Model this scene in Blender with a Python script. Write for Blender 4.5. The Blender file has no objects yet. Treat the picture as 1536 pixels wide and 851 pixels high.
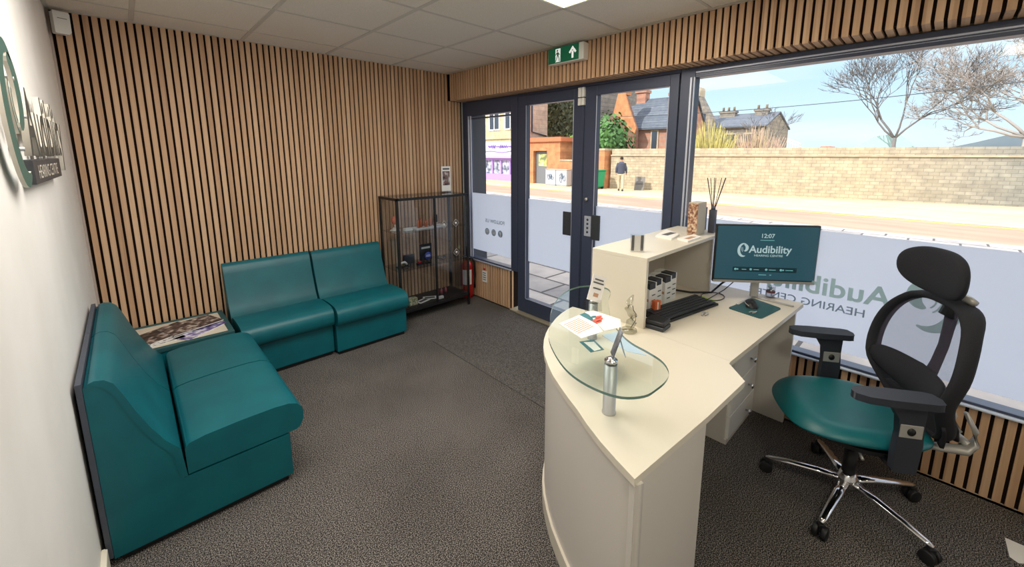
import bpy, math, random
from mathutils import Vector, Matrix
random.seed(7)
S = bpy.context.scene
COL = S.collection
PI = math.pi

# ------------------------------------------------------------------ materials
def srgb(r, g, b):
    f = lambda c: (c/255/12.92) if c/255 <= .04045 else ((c/255+.055)/1.055)**2.4
    return (f(r), f(g), f(b), 1)

def mat(name, col=(.5,.5,.5,1), rough=.5, metal=0, spec=.5, emit=None, estr=1, coat=0, sheen=0):
    m = bpy.data.materials.new(name); m.use_nodes = True
    b = m.node_tree.nodes['Principled BSDF']
    b.inputs['Base Color'].default_value = col
    b.inputs['Roughness'].default_value = rough
    b.inputs['Metallic'].default_value = metal
    b.inputs['Specular IOR Level'].default_value = spec
    b.inputs['Coat Weight'].default_value = coat
    b.inputs['Sheen Weight'].default_value = sheen
    if emit:
        b.inputs['Emission Color'].default_value = emit
        b.inputs['Emission Strength'].default_value = estr
    return m

def nodes(m):
    return m.node_tree.nodes, m.node_tree.links, m.node_tree.nodes['Principled BSDF']

def ramp(N, stops, interp='LINEAR'):
    r = N.new('ShaderNodeValToRGB'); r.color_ramp.interpolation = interp
    e = r.color_ramp.elements
    while len(e) < len(stops): e.new(.5)
    for i, (p, c) in enumerate(stops):
        e[i].position = p; e[i].color = c
    return r

def noise_mat(name, c1, c2, scale=20, detail=4, rough=.7, bump=0, p=(.35,.65), stretch=(1,1,1), bscale=None, coat=0, spec=.5, metal=0):
    m = mat(name, c1, rough, metal=metal, coat=coat, spec=spec); N, L, B = nodes(m)
    tc = N.new('ShaderNodeTexCoord'); mp = N.new('ShaderNodeMapping'); mp.inputs['Scale'].default_value = stretch
    n = N.new('ShaderNodeTexNoise'); n.inputs['Scale'].default_value = scale; n.inputs['Detail'].default_value = detail
    r = ramp(N, [(p[0], c1), (p[1], c2)])
    L.new(tc.outputs['Object'], mp.inputs['Vector']); L.new(mp.outputs['Vector'], n.inputs['Vector'])
    L.new(n.outputs['Fac'], r.inputs['Fac']); L.new(r.outputs['Color'], B.inputs['Base Color'])
    if bump:
        bp = N.new('ShaderNodeBump'); bp.inputs['Strength'].default_value = bump; bp.inputs['Distance'].default_value = .01
        src = n
        if bscale:
            src = N.new('ShaderNodeTexNoise'); src.inputs['Scale'].default_value = bscale
            L.new(mp.outputs['Vector'], src.inputs['Vector'])
        L.new(src.outputs['Fac'], bp.inputs['Height']); L.new(bp.outputs['Normal'], B.inputs['Normal'])
    return m

def wood_mat(name, axis):   # one hue per slat (pitch 40 mm along axis) plus fine vertical grain
    m = mat(name, rough=.62); N, L, B = nodes(m)
    tc = N.new('ShaderNodeTexCoord'); sp = N.new('ShaderNodeSeparateXYZ'); L.new(tc.outputs['Object'], sp.inputs[0])
    d = N.new('ShaderNodeMath'); d.operation = 'DIVIDE'; d.inputs[1].default_value = .04; L.new(sp.outputs[axis], d.inputs[0])
    fl = N.new('ShaderNodeMath'); fl.operation = 'ROUND'; L.new(d.outputs[0], fl.inputs[0])
    wn = N.new('ShaderNodeTexWhiteNoise'); wn.noise_dimensions = '1D'; L.new(fl.outputs[0], wn.inputs['W'])
    mp = N.new('ShaderNodeMapping'); mp.inputs['Scale'].default_value = (90, 90, 2.2); L.new(tc.outputs['Object'], mp.inputs['Vector'])
    n = N.new('ShaderNodeTexNoise'); n.inputs['Scale'].default_value = 1; n.inputs['Detail'].default_value = 5; L.new(mp.outputs['Vector'], n.inputs['Vector'])
    a = N.new('ShaderNodeMath'); a.operation = 'MULTIPLY_ADD'; a.inputs[1].default_value = .45; L.new(wn.outputs['Value'], a.inputs[0]); 
    b = N.new('ShaderNodeMath'); b.operation = 'MULTIPLY'; b.inputs[1].default_value = .6; L.new(n.outputs['Fac'], b.inputs[0]); L.new(b.outputs[0], a.inputs[2])
    r = ramp(N, [(.15, srgb(178,140,108)), (.5, srgb(202,164,130)), (.85, srgb(218,184,150))])
    L.new(a.outputs[0], r.inputs['Fac']); L.new(r.outputs['Color'], B.inputs['Base Color'])
    return m

M = {}
EP = 3.0
M['oak_x'] = wood_mat('oak slats along x', 'X'); M['oak_y'] = wood_mat('oak slats along y', 'Y')
M['felt'] = mat('dark felt backing', srgb(34,24,20), .95, spec=.1)
M['wall'] = noise_mat('painted white wall', srgb(226,224,220), srgb(234,232,229), 3, 3, .85, .05, bscale=300)
M['skirt'] = mat('cream gloss skirting', srgb(228,222,206), .4)
M['tile'] = noise_mat('mineral ceiling tile', srgb(218,212,202), srgb(236,230,220), 260, 3, .95, .3)
M['tbar'] = mat('ceiling grid bar', srgb(200,196,188), .5)
M['panel_light'] = mat('lit diffuser', srgb(255,246,215), .5, emit=srgb(255,236,170), estr=EP)
# carpet
m = mat('charcoal loop carpet', rough=.97, spec=.15); N, L, B = nodes(m)
tc = N.new('ShaderNodeTexCoord')
n1 = N.new('ShaderNodeTexNoise'); n1.inputs['Scale'].default_value = 230; n1.inputs['Detail'].default_value = 2
n2 = N.new('ShaderNodeTexNoise'); n2.inputs['Scale'].default_value = 2.3; n2.inputs['Detail'].default_value = 3
L.new(tc.outputs['Object'], n1.inputs['Vector']); L.new(tc.outputs['Object'], n2.inputs['Vector'])
r1 = ramp(N, [(.40, srgb(26,25,25)), (.5, srgb(74,71,70)), (.60, srgb(150,145,141))]); L.new(n1.outputs['Fac'], r1.inputs['Fac'])
r2 = ramp(N, [(.3, (.78,.77,.77,1)), (.7, (1.08,1.07,1.06,1))]); L.new(n2.outputs['Fac'], r2.inputs['Fac'])
mx = N.new('ShaderNodeMix'); mx.data_type = 'RGBA'; mx.blend_type = 'MULTIPLY'; mx.inputs['Factor'].default_value = 1
L.new(r1.outputs['Color'], mx.inputs['A']); L.new(r2.outputs['Color'], mx.inputs['B']); L.new(mx.outputs['Result'], B.inputs['Base Color'])
bp = N.new('ShaderNodeBump'); bp.inputs['Strength'].default_value = .4; bp.inputs['Distance'].default_value = .003
L.new(n1.outputs['Fac'], bp.inputs['Height']); L.new(bp.outputs['Normal'], B.inputs['Normal'])
M['carpet'] = m
M['entrance'] = noise_mat('ribbed entrance carpet', srgb(44,42,42), srgb(122,118,115), 230, 2, .97, .3, spec=.1)
M['teal'] = noise_mat('teal vinyl', srgb(0,90,102), srgb(0,98,109), 6, 2, .42, .06, bscale=900)
M['teal_dark'] = mat('dark teal edging', srgb(38,84,88), .5)
M['teal_seat'] = noise_mat('teal leatherette', srgb(4,92,100), srgb(6,100,106), 6, 2, .4, .05, bscale=700)
M['plinth'] = mat('black plinth', srgb(16,16,18), .6)
M['board'] = mat('grey back board', srgb(70,76,88), .5)
M['cream'] = noise_mat('cream laminate', srgb(220,212,196), srgb(225,217,201), 2, 2, .38)
M['white_lam'] = mat('white laminate', srgb(212,206,198), .42)
M['edge'] = mat('laminate edge', srgb(214,204,186), .5)
M['frame'] = mat('anthracite window frame', srgb(64,72,94), .36, metal=.1)
M['frame_pale'] = mat('pale aluminium trim', srgb(190,196,212), .35, metal=.3)
M['black_metal'] = mat('black powder coated steel', srgb(20,20,22), .45)
M['black'] = mat('black plastic', srgb(24,25,28), .5)
M['black_soft'] = mat('soft black plastic', srgb(44,48,58), .55)
M['dark_grey'] = mat('dark grey plastic', srgb(52,56,62), .5)
M['white'] = mat('white plastic', srgb(236,236,232), .4)
M['chrome'] = mat('chrome', (.8,.8,.82,1), .12, metal=1)
M['steel'] = mat('brushed steel', srgb(196,196,196), .45, metal=.6)
M['silver'] = mat('silver painted plastic', srgb(178,176,172), .4, metal=.35)
M['mesh_solid'] = noise_mat('black woven upholstery', srgb(24,25,31), srgb(38,39,46), 500, 2, .9)
M['red'] = mat('red enamel', srgb(178,20,28), .3, coat=.4)
M['green_sign'] = mat('safety green', srgb(8,92,62), .4, emit=srgb(8,92,62), estr=.25)
M['sign_white'] = mat('sign white', srgb(245,250,245), .4, emit=(1,1,1,1), estr=.35)
M['logo_green'] = mat('deep grey green', srgb(58,92,84), .5)
M['logo_silver'] = mat('logo letter face', srgb(60,64,62), .5)
M['logo_side'] = mat('logo acrylic side', srgb(214,208,196), .4)
def vinyl(name, col):
    m = bpy.data.materials.new(name); m.use_nodes = True
    N = m.node_tree.nodes; L = m.node_tree.links; N.clear()
    o = N.new('ShaderNodeOutputMaterial'); a = N.new('ShaderNodeBsdfTranslucent'); a.inputs[0].default_value = col
    b = N.new('ShaderNodeBsdfDiffuse'); b.inputs[0].default_value = col; x = N.new('ShaderNodeMixShader'); x.inputs[0].default_value = .45
    L.new(a.outputs[0], x.inputs[1]); L.new(b.outputs[0], x.inputs[2]); L.new(x.outputs[0], o.inputs['Surface']); return m
M['film_ink'] = vinyl('grey green window vinyl', srgb(176,200,196))
M['film_ink2'] = vinyl('slate window vinyl', srgb(130,146,158))
M['paper'] = mat('white paper', srgb(242,240,236), .7)
M['paper_blue'] = mat('pale blue paper', srgb(196,216,240), .6)
M['ink'] = mat('print grey', srgb(90,90,92), .7)
M['ink_teal'] = mat('print teal', srgb(66,122,134), .6)
M['ink_red'] = mat('print coral', srgb(214,96,80), .6)
M['ink_warm'] = mat('print tan', srgb(190,150,120), .6)
M['lime'] = mat('lime sticky note', srgb(178,214,70), .7)
M['orange'] = mat('orange print', srgb(222,104,50), .5)
M['copper'] = mat('copper', srgb(190,110,74), .35, metal=.5)
M['skin'] = mat('skin', srgb(190,140,115), .6)
M['reed'] = mat('dark reed', srgb(76,62,70), .8)
M['grey_bottle'] = mat('matt grey ceramic', srgb(88,92,106), .6)
M['screen'] = mat('screen', srgb(24,50,60), .25, emit=srgb(44,82,94), estr=.5)
M['screen_txt'] = mat('screen text', srgb(150,172,178), .4, emit=srgb(160,184,190), estr=.45)
M['screen_dim'] = mat('screen dim mark', srgb(90,140,150), .4, emit=srgb(90,150,150), estr=.6)
M['blue_disc'] = mat('blue print', srgb(60,80,180), .5)
M['glassfig'] = None

def thin_glass(name, tint=(1,1,1,1), refl=1.0, extra=0.0, rough=0.0):
    m = bpy.data.materials.new(name); m.use_nodes = True
    N = m.node_tree.nodes; L = m.node_tree.links; N.clear()
    o = N.new('ShaderNodeOutputMaterial'); t = N.new('ShaderNodeBsdfTransparent'); t.inputs[0].default_value = tint
    g = N.new('ShaderNodeBsdfGlossy'); g.inputs['Roughness'].default_value = rough
    f = N.new('ShaderNodeFresnel'); f.inputs['IOR'].default_value = 1.45
    mu = N.new('ShaderNodeMath'); mu.operation = 'MULTIPLY_ADD'; mu.inputs[1].default_value = refl; mu.inputs[2].default_value = extra
    mu.use_clamp = True
    mx = N.new('ShaderNodeMixShader')
    ge = N.new('ShaderNodeNewGeometry'); iv = N.new('ShaderNodeMath'); iv.operation = 'SUBTRACT'; iv.inputs[0].default_value = 1
    m3 = N.new('ShaderNodeMath'); m3.operation = 'MULTIPLY'
    L.new(ge.outputs['Backfacing'], iv.inputs[1]); L.new(f.outputs[0], mu.inputs[0]); L.new(mu.outputs[0], m3.inputs[0]); L.new(iv.outputs[0], m3.inputs[1]); L.new(m3.outputs[0], mx.inputs[0]); L.new(t.outputs[0], mx.inputs[1]); L.new(g.outputs[0], mx.inputs[2])
    L.new(mx.outputs[0], o.inputs['Surface'])
    return m
M['glass'] = thin_glass('window pane', (.97,.98,.98,1), .6)
M['cab_glass'] = thin_glass('cabinet pane', (.86,.88,.90,1), 1.1, .05)
M['desk_glass'] = thin_glass('clear desk glass', (.93,.965,.955,1), .8, .02)
M['glass_edge'] = mat('glass edge', srgb(104,136,128), .2, spec=.8)
M['acrylic'] = thin_glass('clear acrylic', (.9,.9,.9,1), 1.2, .06, .05)
M['crystal'] = thin_glass('cast glass', (.84,.84,.80,1), 1.0, .05, .22)

def mesh_cloth(name, op, col):
    m = bpy.data.materials.new(name); m.use_nodes = True
    N = m.node_tree.nodes; L = m.node_tree.links; N.clear()
    o = N.new('ShaderNodeOutputMaterial'); t = N.new('ShaderNodeBsdfTransparent'); d = N.new('ShaderNodeBsdfDiffuse'); d.inputs[0].default_value = col
    mx = N.new('ShaderNodeMixShader'); mx.inputs[0].default_value = op
    L.new(t.outputs[0], mx.inputs[1]); L.new(d.outputs[0], mx.inputs[2]); L.new(mx.outputs[0], o.inputs['Surface'])
    return m
M['mesh'] = mesh_cloth('sheer black chair mesh', .38, srgb(96,92,110))

def film_mat(name):
    m = bpy.data.materials.new(name); m.use_nodes = True
    N = m.node_tree.nodes; L = m.node_tree.links; N.clear()
    o = N.new('ShaderNodeOutputMaterial'); t = N.new('ShaderNodeBsdfTranslucent'); t.inputs[0].default_value = (.80,.82,.88,1)
    d = N.new('ShaderNodeBsdfDiffuse'); d.inputs[0].default_value = (.85,.87,.92,1)
    tr = N.new('ShaderNodeBsdfTransparent')
    mx = N.new('ShaderNodeMixShader'); mx.inputs[0].default_value = .10
    m2 = N.new('ShaderNodeMixShader'); m2.inputs[0].default_value = .04
    L.new(t.outputs[0], mx.inputs[1]); L.new(d.outputs[0], mx.inputs[2]); L.new(mx.outputs[0], m2.inputs[1]); L.new(tr.outputs[0], m2.inputs[2])
    L.new(m2.outputs[0], o.inputs['Surface'])
    return m
M['film'] = film_mat('frosted window film')

# ------------------------------------------------------------------ mesh builder
class MB:
    def __init__(s): s.v = []; s.f = []; s.m = []; s.sm = []
    def add(s, vs, fs, m=0, smooth=False):
        o = len(s.v); s.v += [tuple(v) for v in vs]
        for f in fs: s.f.append(tuple(i+o for i in f)); s.m.append(m); s.sm.append(smooth)
        return s
    def box(s, x0, x1, y0, y1, z0, z1, m=0):
        v = [(x0,y0,z0),(x1,y0,z0),(x1,y1,z0),(x0,y1,z0),(x0,y0,z1),(x1,y0,z1),(x1,y1,z1),(x0,y1,z1)]
        return s.add(v, [(0,3,2,1),(4,5,6,7),(0,1,5,4),(1,2,6,5),(2,3,7,6),(3,0,4,7)], m)
    def obox(s, c, size, rz=0, m=0, tilt=None):
        R = Matrix.Rotation(rz, 3, 'Z')
        if tilt: R = R @ Matrix.Rotation(tilt[1], 3, tilt[0])
        hx, hy, hz = size[0]/2, size[1]/2, size[2]/2
        v = [Vector(c) + R @ Vector(p) for p in [(-hx,-hy,-hz),(hx,-hy,-hz),(hx,hy,-hz),(-hx,hy,-hz),(-hx,-hy,hz),(hx,-hy,hz),(hx,hy,hz),(-hx,hy,hz)]]
        return s.add(v, [(0,3,2,1),(4,5,6,7),(0,1,5,4),(1,2,6,5),(2,3,7,6),(3,0,4,7)], m)
    def prism(s, poly, axis, a, b, m=0, smooth=False, mcap=None):
        # poly: list of 2d points; axis 'x','y','z' = extrusion axis
        def P(p, t):
            if axis == 'z': return (p[0], p[1], t)
            if axis == 'y': return (p[0], t, p[1])
            return (t, p[0], p[1])
        n = len(poly); v = [P(p, a) for p in poly] + [P(p, b) for p in poly]
        area = sum(poly[i][0]*poly[(i+1)%n][1]-poly[(i+1)%n][0]*poly[i][1] for i in range(n))
        flip = (area < 0) ^ (axis == 'y') ^ (b < a)
        side = [(i, (i+1)%n, (i+1)%n+n, i+n) for i in range(n)]; bot = tuple(reversed(range(n))); top = tuple(range(n, 2*n))
        if flip: side = [tuple(reversed(f)) for f in side]; bot = tuple(reversed(bot)); top = tuple(reversed(top))
        s.add(v, side, m, smooth); 
        s.add(v, [bot, top], m if mcap is None else mcap)
        return s
    def lathe(s, prof, c=(0,0,0), seg=24, m=0, smooth=True, sx=1, sy=1):
        v = []; f = []; n = len(prof)
        for k in range(seg):
            a = 2*PI*k/seg
            for r, z in prof: v.append((c[0]+r*sx*math.cos(a), c[1]+r*sy*math.sin(a), c[2]+z))
        for k in range(seg):
            k2 = (k+1) % seg
            for i in range(n-1): f.append((k*n+i, k2*n+i, k2*n+i+1, k*n+i+1))
        f.append(tuple(k*n for k in reversed(range(seg)))); f.append(tuple(k*n+n-1 for k in range(seg)))
        return s.add(v, f, m, smooth)
    def tube(s, pts, r, seg=8, m=0, closed=False, smooth=True, flat=None, up=(0,0,1)):
        # flat = (ru, rv) multipliers on side / up directions
        pts = [Vector(p) for p in pts]; n = len(pts); up = Vector(up)
        rr = r if isinstance(r, (list, tuple)) else [r]*n
        v = []; f = []; prev = None
        for i, p in enumerate(pts):
            a = pts[(i-1) % n] if (closed or i) else p; b = pts[(i+1) % n] if (closed or i < n-1) else p
            t = (b-a)
            t = t.normalized() if t.length > 1e-9 else Vector((0,0,1))
            sd = t.cross(up)
            if sd.length < .02: sd = prev if prev is not None else t.cross(Vector((1,0,0)))
            sd = sd.normalized(); prev = sd; u = sd.cross(t).normalized()
            fu, fv = flat if flat else (1, 1)
            for k in range(seg):
                th = 2*PI*k/seg
                v.append(p + sd*math.cos(th)*rr[i]*fu + u*math.sin(th)*rr[i]*fv)
        R = n if closed else n-1
        for i in range(R):
            j = (i+1) % n
            for k in range(seg):
                k2 = (k+1) % seg
                f.append((i*seg+k, j*seg+k, j*seg+k2, i*seg+k2))
        if not closed:
            f.append(tuple(range(seg))); f.append(tuple((n-1)*seg+k for k in reversed(range(seg))))
        return s.add(v, f, m, smooth)
    def cyl(s, a, b, r, seg=16, m=0, r2=None, smooth=True):
        return s.tube([a, b], [r, r if r2 is None else r2], seg, m, smooth=smooth, up=(0,0,1) if abs(Vector(b)[2]-Vector(a)[2]) < .9*(Vector(b)-Vector(a)).length else (0,1,0))
    def ball(s, c, r, m=0, seg=12, rings=8, sc=(1,1,1)):
        pr = []
        for i in range(rings+1):
            a = -PI/2 + PI*i/rings; pr.append((max(1e-4, r*math.cos(a)), r*math.sin(a)*sc[2]))
        return s.lathe(pr, c, seg, m, True, sc[0], sc[1])
    def build(s, name, mats, parent=None, bevel=0, seg=2, smooth=None, sub=0, loc=None, rz=None):
        me = bpy.data.meshes.new(name); me.from_pydata(s.v, [], s.f)
        if not isinstance(mats, (list, tuple)): mats = [mats]
        for x in mats: me.materials.append(x)
        for p, mi, sm in zip(me.polygons, s.m, s.sm):
            p.material_index = min(mi, len(mats)-1); p.use_smooth = sm if smooth is None else smooth
        me.validate(); me.update()
        o = bpy.data.objects.new(name, me); COL.objects.link(o); o.parent = parent
        if loc: o.location = loc
        if rz is not None: o.rotation_euler[2] = rz
        if bevel:
            b = o.modifiers.new('bevel', 'BEVEL'); b.width = bevel; b.segments = seg; b.limit_method = 'ANGLE'; b.angle_limit = math.radians(35)
        if sub:
            b = o.modifiers.new('sub', 'SUBSURF'); b.levels = sub; b.render_levels = sub
        return o

def thing(name, label, cat, loc=(0,0,0), rz=0, group=None):
    o = bpy.data.objects.new(name, None); COL.objects.link(o); o.empty_display_size = .1
    o.location = loc; o.rotation_euler[2] = rz
    o['label'] = label; o['category'] = cat
    if group: o['group'] = group
    return o
def tag(o, label, cat, group=None):
    o['label'] = label; o['category'] = cat
    if group: o['group'] = group
    return o
def struct(o): o['kind'] = 'structure'; return o
def dup(root, loc, rz, label=None, scale=None):
    r = root.copy(); COL.objects.link(r); r.location = loc; r.rotation_euler = (0,0,rz)
    if label: r['label'] = label
    if scale: r.scale = scale
    for ch in list(root.children):
        c = ch.copy(); COL.objects.link(c); c.parent = r
        for g in ch.children:
            d = g.copy(); COL.objects.link(d); d.parent = c
    return r

# flat text meshes
def text(name, body, size, mtx, material, parent, bold=.0, depth=.0, align='LEFT', sx=1.0):
    cu = bpy.data.curves.new(name, 'FONT'); cu.body = body; cu.size = size; cu.align_x = align
    cu.offset = bold; cu.extrude = depth; cu.resolution_u = 4
    t = bpy.data.objects.new(name, cu); COL.objects.link(t)
    bpy.context.view_layer.update()
    dg = bpy.context.evaluated_depsgraph_get()
    me = bpy.data.meshes.new_from_object(t.evaluated_get(dg))
    COL.objects.unlink(t); bpy.data.objects.remove(t)
    me.materials.clear()
    for x in (material if isinstance(material, (list, tuple)) else [material]): me.materials.append(x)
    if isinstance(material, (list, tuple)) and len(material) > 1:
        for p in me.polygons: p.material_index = 0 if p.normal.z > .9 else 1
    if sx != 1: 
        for v in me.vertices: v.co.x *= sx
    me.transform(mtx); me.name = name
    o = bpy.data.objects.new(name, me); COL.objects.link(o); o.parent = parent
    return o
def basis(o, x, y):   # matrix with local x,y axes at origin o
    x = Vector(x).normalized(); y = Vector(y).normalized(); z = x.cross(y)
    m = Matrix.Identity(4)
    for i in range(3): m[i][0] = x[i]; m[i][1] = y[i]; m[i][2] = z[i]; m[i][3] = o[i]
    return m
FACE_IN_L = lambda o: basis(o, (0,1,0), (0,0,1))      # reads from +x side
FACE_MX   = lambda o: basis(o, (0,-1,0), (0,0,1))     # reads from -x side
FACE_MY   = lambda o: basis(o, (1,0,0), (0,0,1))      # reads from -y side

# ------------------------------------------------------------------ room constants
XF, XW, YB, ZC = 2.801, 2.965, 3.79, 2.426
Y0 = -2.6                      # rear wall behind the camera
# floor
struct(MB().box(-.0, XW, Y0, YB, -.1, 0).build('floor', M['carpet']))
# entrance carpet inset in front of the doors (darker, seam visible)
o = MB().box(1.97, 2.90, 1.18, 2.89, .0005, .006).build('entrance_mat', [M['entrance']], bevel=.002)
tag(o, 'dark charcoal entrance mat let into the carpet before the glass doors', 'mat')
# walls
struct(MB().box(-.15, 0, Y0, YB+.15, -.1, ZC+.3).build('wall_left', M['wall']))
struct(MB().box(0, XW, Y0-.15, Y0, -.1, ZC+.3).build('wall_rear', M['wall']))
w = MB(); w.box(0, XW+.15, YB, YB+.15, -.1, ZC+.3, 0)
w.box(0, XF+.16, YB-.013, YB, 0, ZC, 1)
k = 0
while True:
    xa = .0265+.04*k
    xb = xa+.027
    if xb > XW: break
    zt = ZC if xb < XF else 2.15
    w.box(xa, xb, YB-.030, YB-.012, 0, zt, 2); k += 1
struct(w.build('wall_back', [M['wall'], M['felt'], M['oak_x']]))
struct(MB().box(0, .012, YB-.032, YB-.001, 0, ZC).build('trim_1', mat('grey corner bead', srgb(176,160,150), .6)))
struct(MB().box(0, .018, Y0, 2.05, 0, .10).box(0, .012, 2.05, 2.056, 0, .10).build('baseboard_left', M['skirt'], bevel=.004))

def slats_y(mb, y0, y1, z0, z1, xface, th=.018, m=1, off=0.0):
    k = math.ceil((y0-.0135-off)/.04)
    while True:
        c = off + .04*k; a, b = c-.0135, c+.0135
        if a > y1-.01: break
        if a >= y0-.001: mb.box(xface, xface+th, a, min(b, y1), z0, z1, m)
        k += 1
# fascia above shop front, its soffit and bulkhead
w = MB(); w.box(XF+.012, XW+.03, Y0, YB-.031, 2.152+.012, ZC+.3, 0)
slats_y(w, Y0, YB-.03, 2.152, ZC, XF, .0125, 1, .018)
k = math.ceil((Y0)/.04)
while True:
    c = .018+.04*k
    if c+.0135 > YB-.031: break
    w.box(XF+.0125, XW-.002, c-.0135, c+.0135, 2.1515, 2.166, 1); k += 1
struct(w.build('wall_front_fascia', [M['felt'], M['oak_y']]))
# low slatted panels below the glass
w = MB(); w.box(XW+.0105, XW+.09, 2.965, YB-.031, 0, .418, 0); slats_y(w, 2.965, YB-.03, 0, .414, XW, .011, 1, .013)
w.box(XW, XW+.02, 2.962, 2.968, 0, .418, 1)
w.box(XW+.0105, XW+.09, Y0, 1.22, 0, .425, 0); slats_y(w, Y0, 1.2, 0, .421, XW, .011, 1, .013)
struct(w.build('wall_front_lower', [M['felt'], M['oak_y']]))

# ceiling: tiles in a 600 grid with bars
w = MB(); w.box(0, XF+.02, Y0, YB-.012, ZC, ZC+.06, 0)
gx = [.365+.6*i for i in range(-1, 6)]; gy = [3.454-.6*i for i in range(0, 12)]
for x in gx:
    if 0 < x < XF: w.box(x-.012, x+.012, Y0, YB-.03, ZC-.003, ZC+.002, 1)
for y in gy:
    if y > Y0: w.box(0, XF, y-.009, y+.009, ZC-.0034, ZC+.002, 1)
w.box(0, XF, YB-.035, YB-.013, ZC-.004, ZC, 1)
w.box(XF-.02, XF-.001, Y0, YB-.03, ZC-.004, ZC, 1); w.box(0, .02, Y0, YB-.03, ZC-.004, ZC, 1)
struct(w.build('ceiling', [M['tile'], M['tbar']]))

def ceiling_panel(i, j, label):   # cell between gx[i],gx[i+1] and gy[j+1],gy[j]
    x0, x1, y0, y1 = gx[i]+.013, gx[i+1]-.013, gy[j+1]+.011, gy[j]-.011
    t = thing('ceiling_light', label, 'light', ((x0+x1)/2, (y0+y1)/2, ZC-.01), group=None)
    a, b = (x1-x0)/2, (y1-y0)/2
    q = MB()
    for s in (-1, 1):
        q.box(-a, a, min(s*b, s*(b-.018)), max(s*b, s*(b-.018)), -.002, .009)
        q.box(min(s*a, s*(a-.018)), max(s*a, s*(a-.018)), -b, b, -.002, .009)
    q.build('frame', M['white'], t)
    MB().box(-a+.018, a-.018, -b+.018, b-.018, .001, .006).build('diffuser', M['panel_light'], t)
ceiling_panel(3, 3, 'square lit ceiling panel near the exit sign')
ceiling_panel(1, 6, 'added square fill light panel near the left wall, unseen behind the viewer')  # added panel, brightens the room from behind the camera
ceiling_panel(3, 7, 'added square fill light panel toward the unseen rear of the room')  # second unseen panel, added for interior brightness

# ------------------------------------------------------------------ shop front glazing
def frame(mb, y0, y1, z0, z1, l, r, b, t, x0, x1, m=0):
    mb.box(x0, x1, y0, y0+l, z0, z1, m); mb.box(x0, x1, y1-r, y1, z0, z1, m)
    mb.box(x0, x1, y0+l, y1-r, z0, z0+b, m); mb.box(x0, x1, y0+l, y1-r, z1-t, z1, m)
XG = 2.998
# window_1 : narrow fixed light beside the slatted wall
w = MB(); frame(w, 2.885, YB-.033, .418, 2.150, .093, .085, .025, .15, XW, XW+.075)
w.box(XW+.012, XW+.06, 2.978, 3.705, 1.965, 1.978, 0)
w.box(XW+.002, XW+.014, 3.66, 3.675, .44, 2.0, 1); w.box(XW+.002, XW+.014, 3.62, 3.634, .44, 2.0, 1)
w.box(XW+.01, XW+.03, 2.98, 3.70, 2.003, 2.012, 1)
w1 = struct(w.build('window_1', [M['frame'], M['frame_pale']], bevel=.003))
MB().box(XG, XG+.005, 2.978, 3.705, .443, 2.0).build('glass_pane', M['glass'], w1)
MB().box(XG+.006, XG+.0068, 2.979, 3.704, .53, 1.172).build('frosted_film', M['film'], w1)
MB().box(XW-.02, XW+.02, 2.97, YB-.032, .418, .428).build('window_sill', M['frame_pale'], w1)
# door leaves
d1 = MB(); frame(d1, 2.100, 2.880, .022, 2.128, .108, .112, .15, .088, XW+.004, XW+.056)
d1.box(XW-.004, XW+.004, 2.104, 2.118, .05, 2.1, 0); d1.box(XW, XW+.004, 2.205, 2.211, .172, 2.04, 1); d1.box(XW, XW+.004, 2.766, 2.772, .172, 2.04, 1)
d1.box(XW, XW+.004, 2.211, 2.766, .166, .172, 1)
d1 = struct(d1.build('door_1', [M['frame'], M['frame_pale']], bevel=.003))
MB().box(XG, XG+.005, 2.207, 2.770, .170, 2.042).build('glass_pane', M['glass'], d1)
MB().box(XG+.006, XG+.0068, 2.208, 2.769, .55, 1.172).build('frosted_film', M['film'], d1)
d2 = MB(); frame(d2, 1.312, 2.094, .022, 2.128, .064, .118, .15, .075, XW+.004, XW+.056)
d2.box(XW, XW+.004, 1.374, 1.380, .172, 2.05, 1); d2.box(XW, XW+.004, 1.974, 1.980, .172, 2.05, 1)
d2 = struct(d2.build('door_2', [M['frame'], M['frame_pale']], bevel=.003))
MB().box(XG, XG+.005, 1.374, 1.978, .170, 2.055).build('glass_pane', M['glass'], d2)
MB().box(XG+.006, XG+.0068, 1.375, 1.977, .55, 1.172).build('frosted_film', M['film'], d2)
# square push plates and lock
for dd, y0, y1 in ((d1, 2.208, 2.292), (d2, 1.905, 1.985)):
    MB().box(XW-.012, XW+.004, y0, y1, .893, 1.1).build('push_plate', M['dark_grey'], dd, bevel=.003)
q = MB().box(XW-.004, XW+.004, 1.995, 2.062, .915, 1.085, 0)
for z in (.94, .975, 1.01, 1.045): q.cyl((XW-.007, 2.028, z+.01), (XW-.003, 2.028, z+.01), .010, 10, 1)
q.build('lock_plate', [M['frame_pale'], M['dark_grey']], d2)
MB().cyl((XW-.016, 2.045, 1.225), (XW, 2.045, 1.225), .014, 14).build('lock_cylinder', M['steel'], d2)
for z0, z1 in ((1.985, 2.042), (2.05, 2.125)):
    q = MB().box(XW-.022, XW+.003, 2.085, 2.112, z0, z1, 0).box(XW-.022, XW+.003, 2.118, 2.148, z0, z1, 0)
    q.build('door_contact_sensor', M['white'], d1, bevel=.003)
# head rail, threshold, mullion, jambs
w = MB(); w.box(XW, XW+.075, 1.30, 2.885, 2.130, 2.152, 0)
struct(w.build('trim_2', M['frame'], bevel=.002))
struct(MB().box(2.925, 3.05, 1.215, 2.962, 0, .018).build('trim_3', mat('worn threshold', srgb(168,160,140), .5, metal=.3), bevel=.004))
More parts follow.
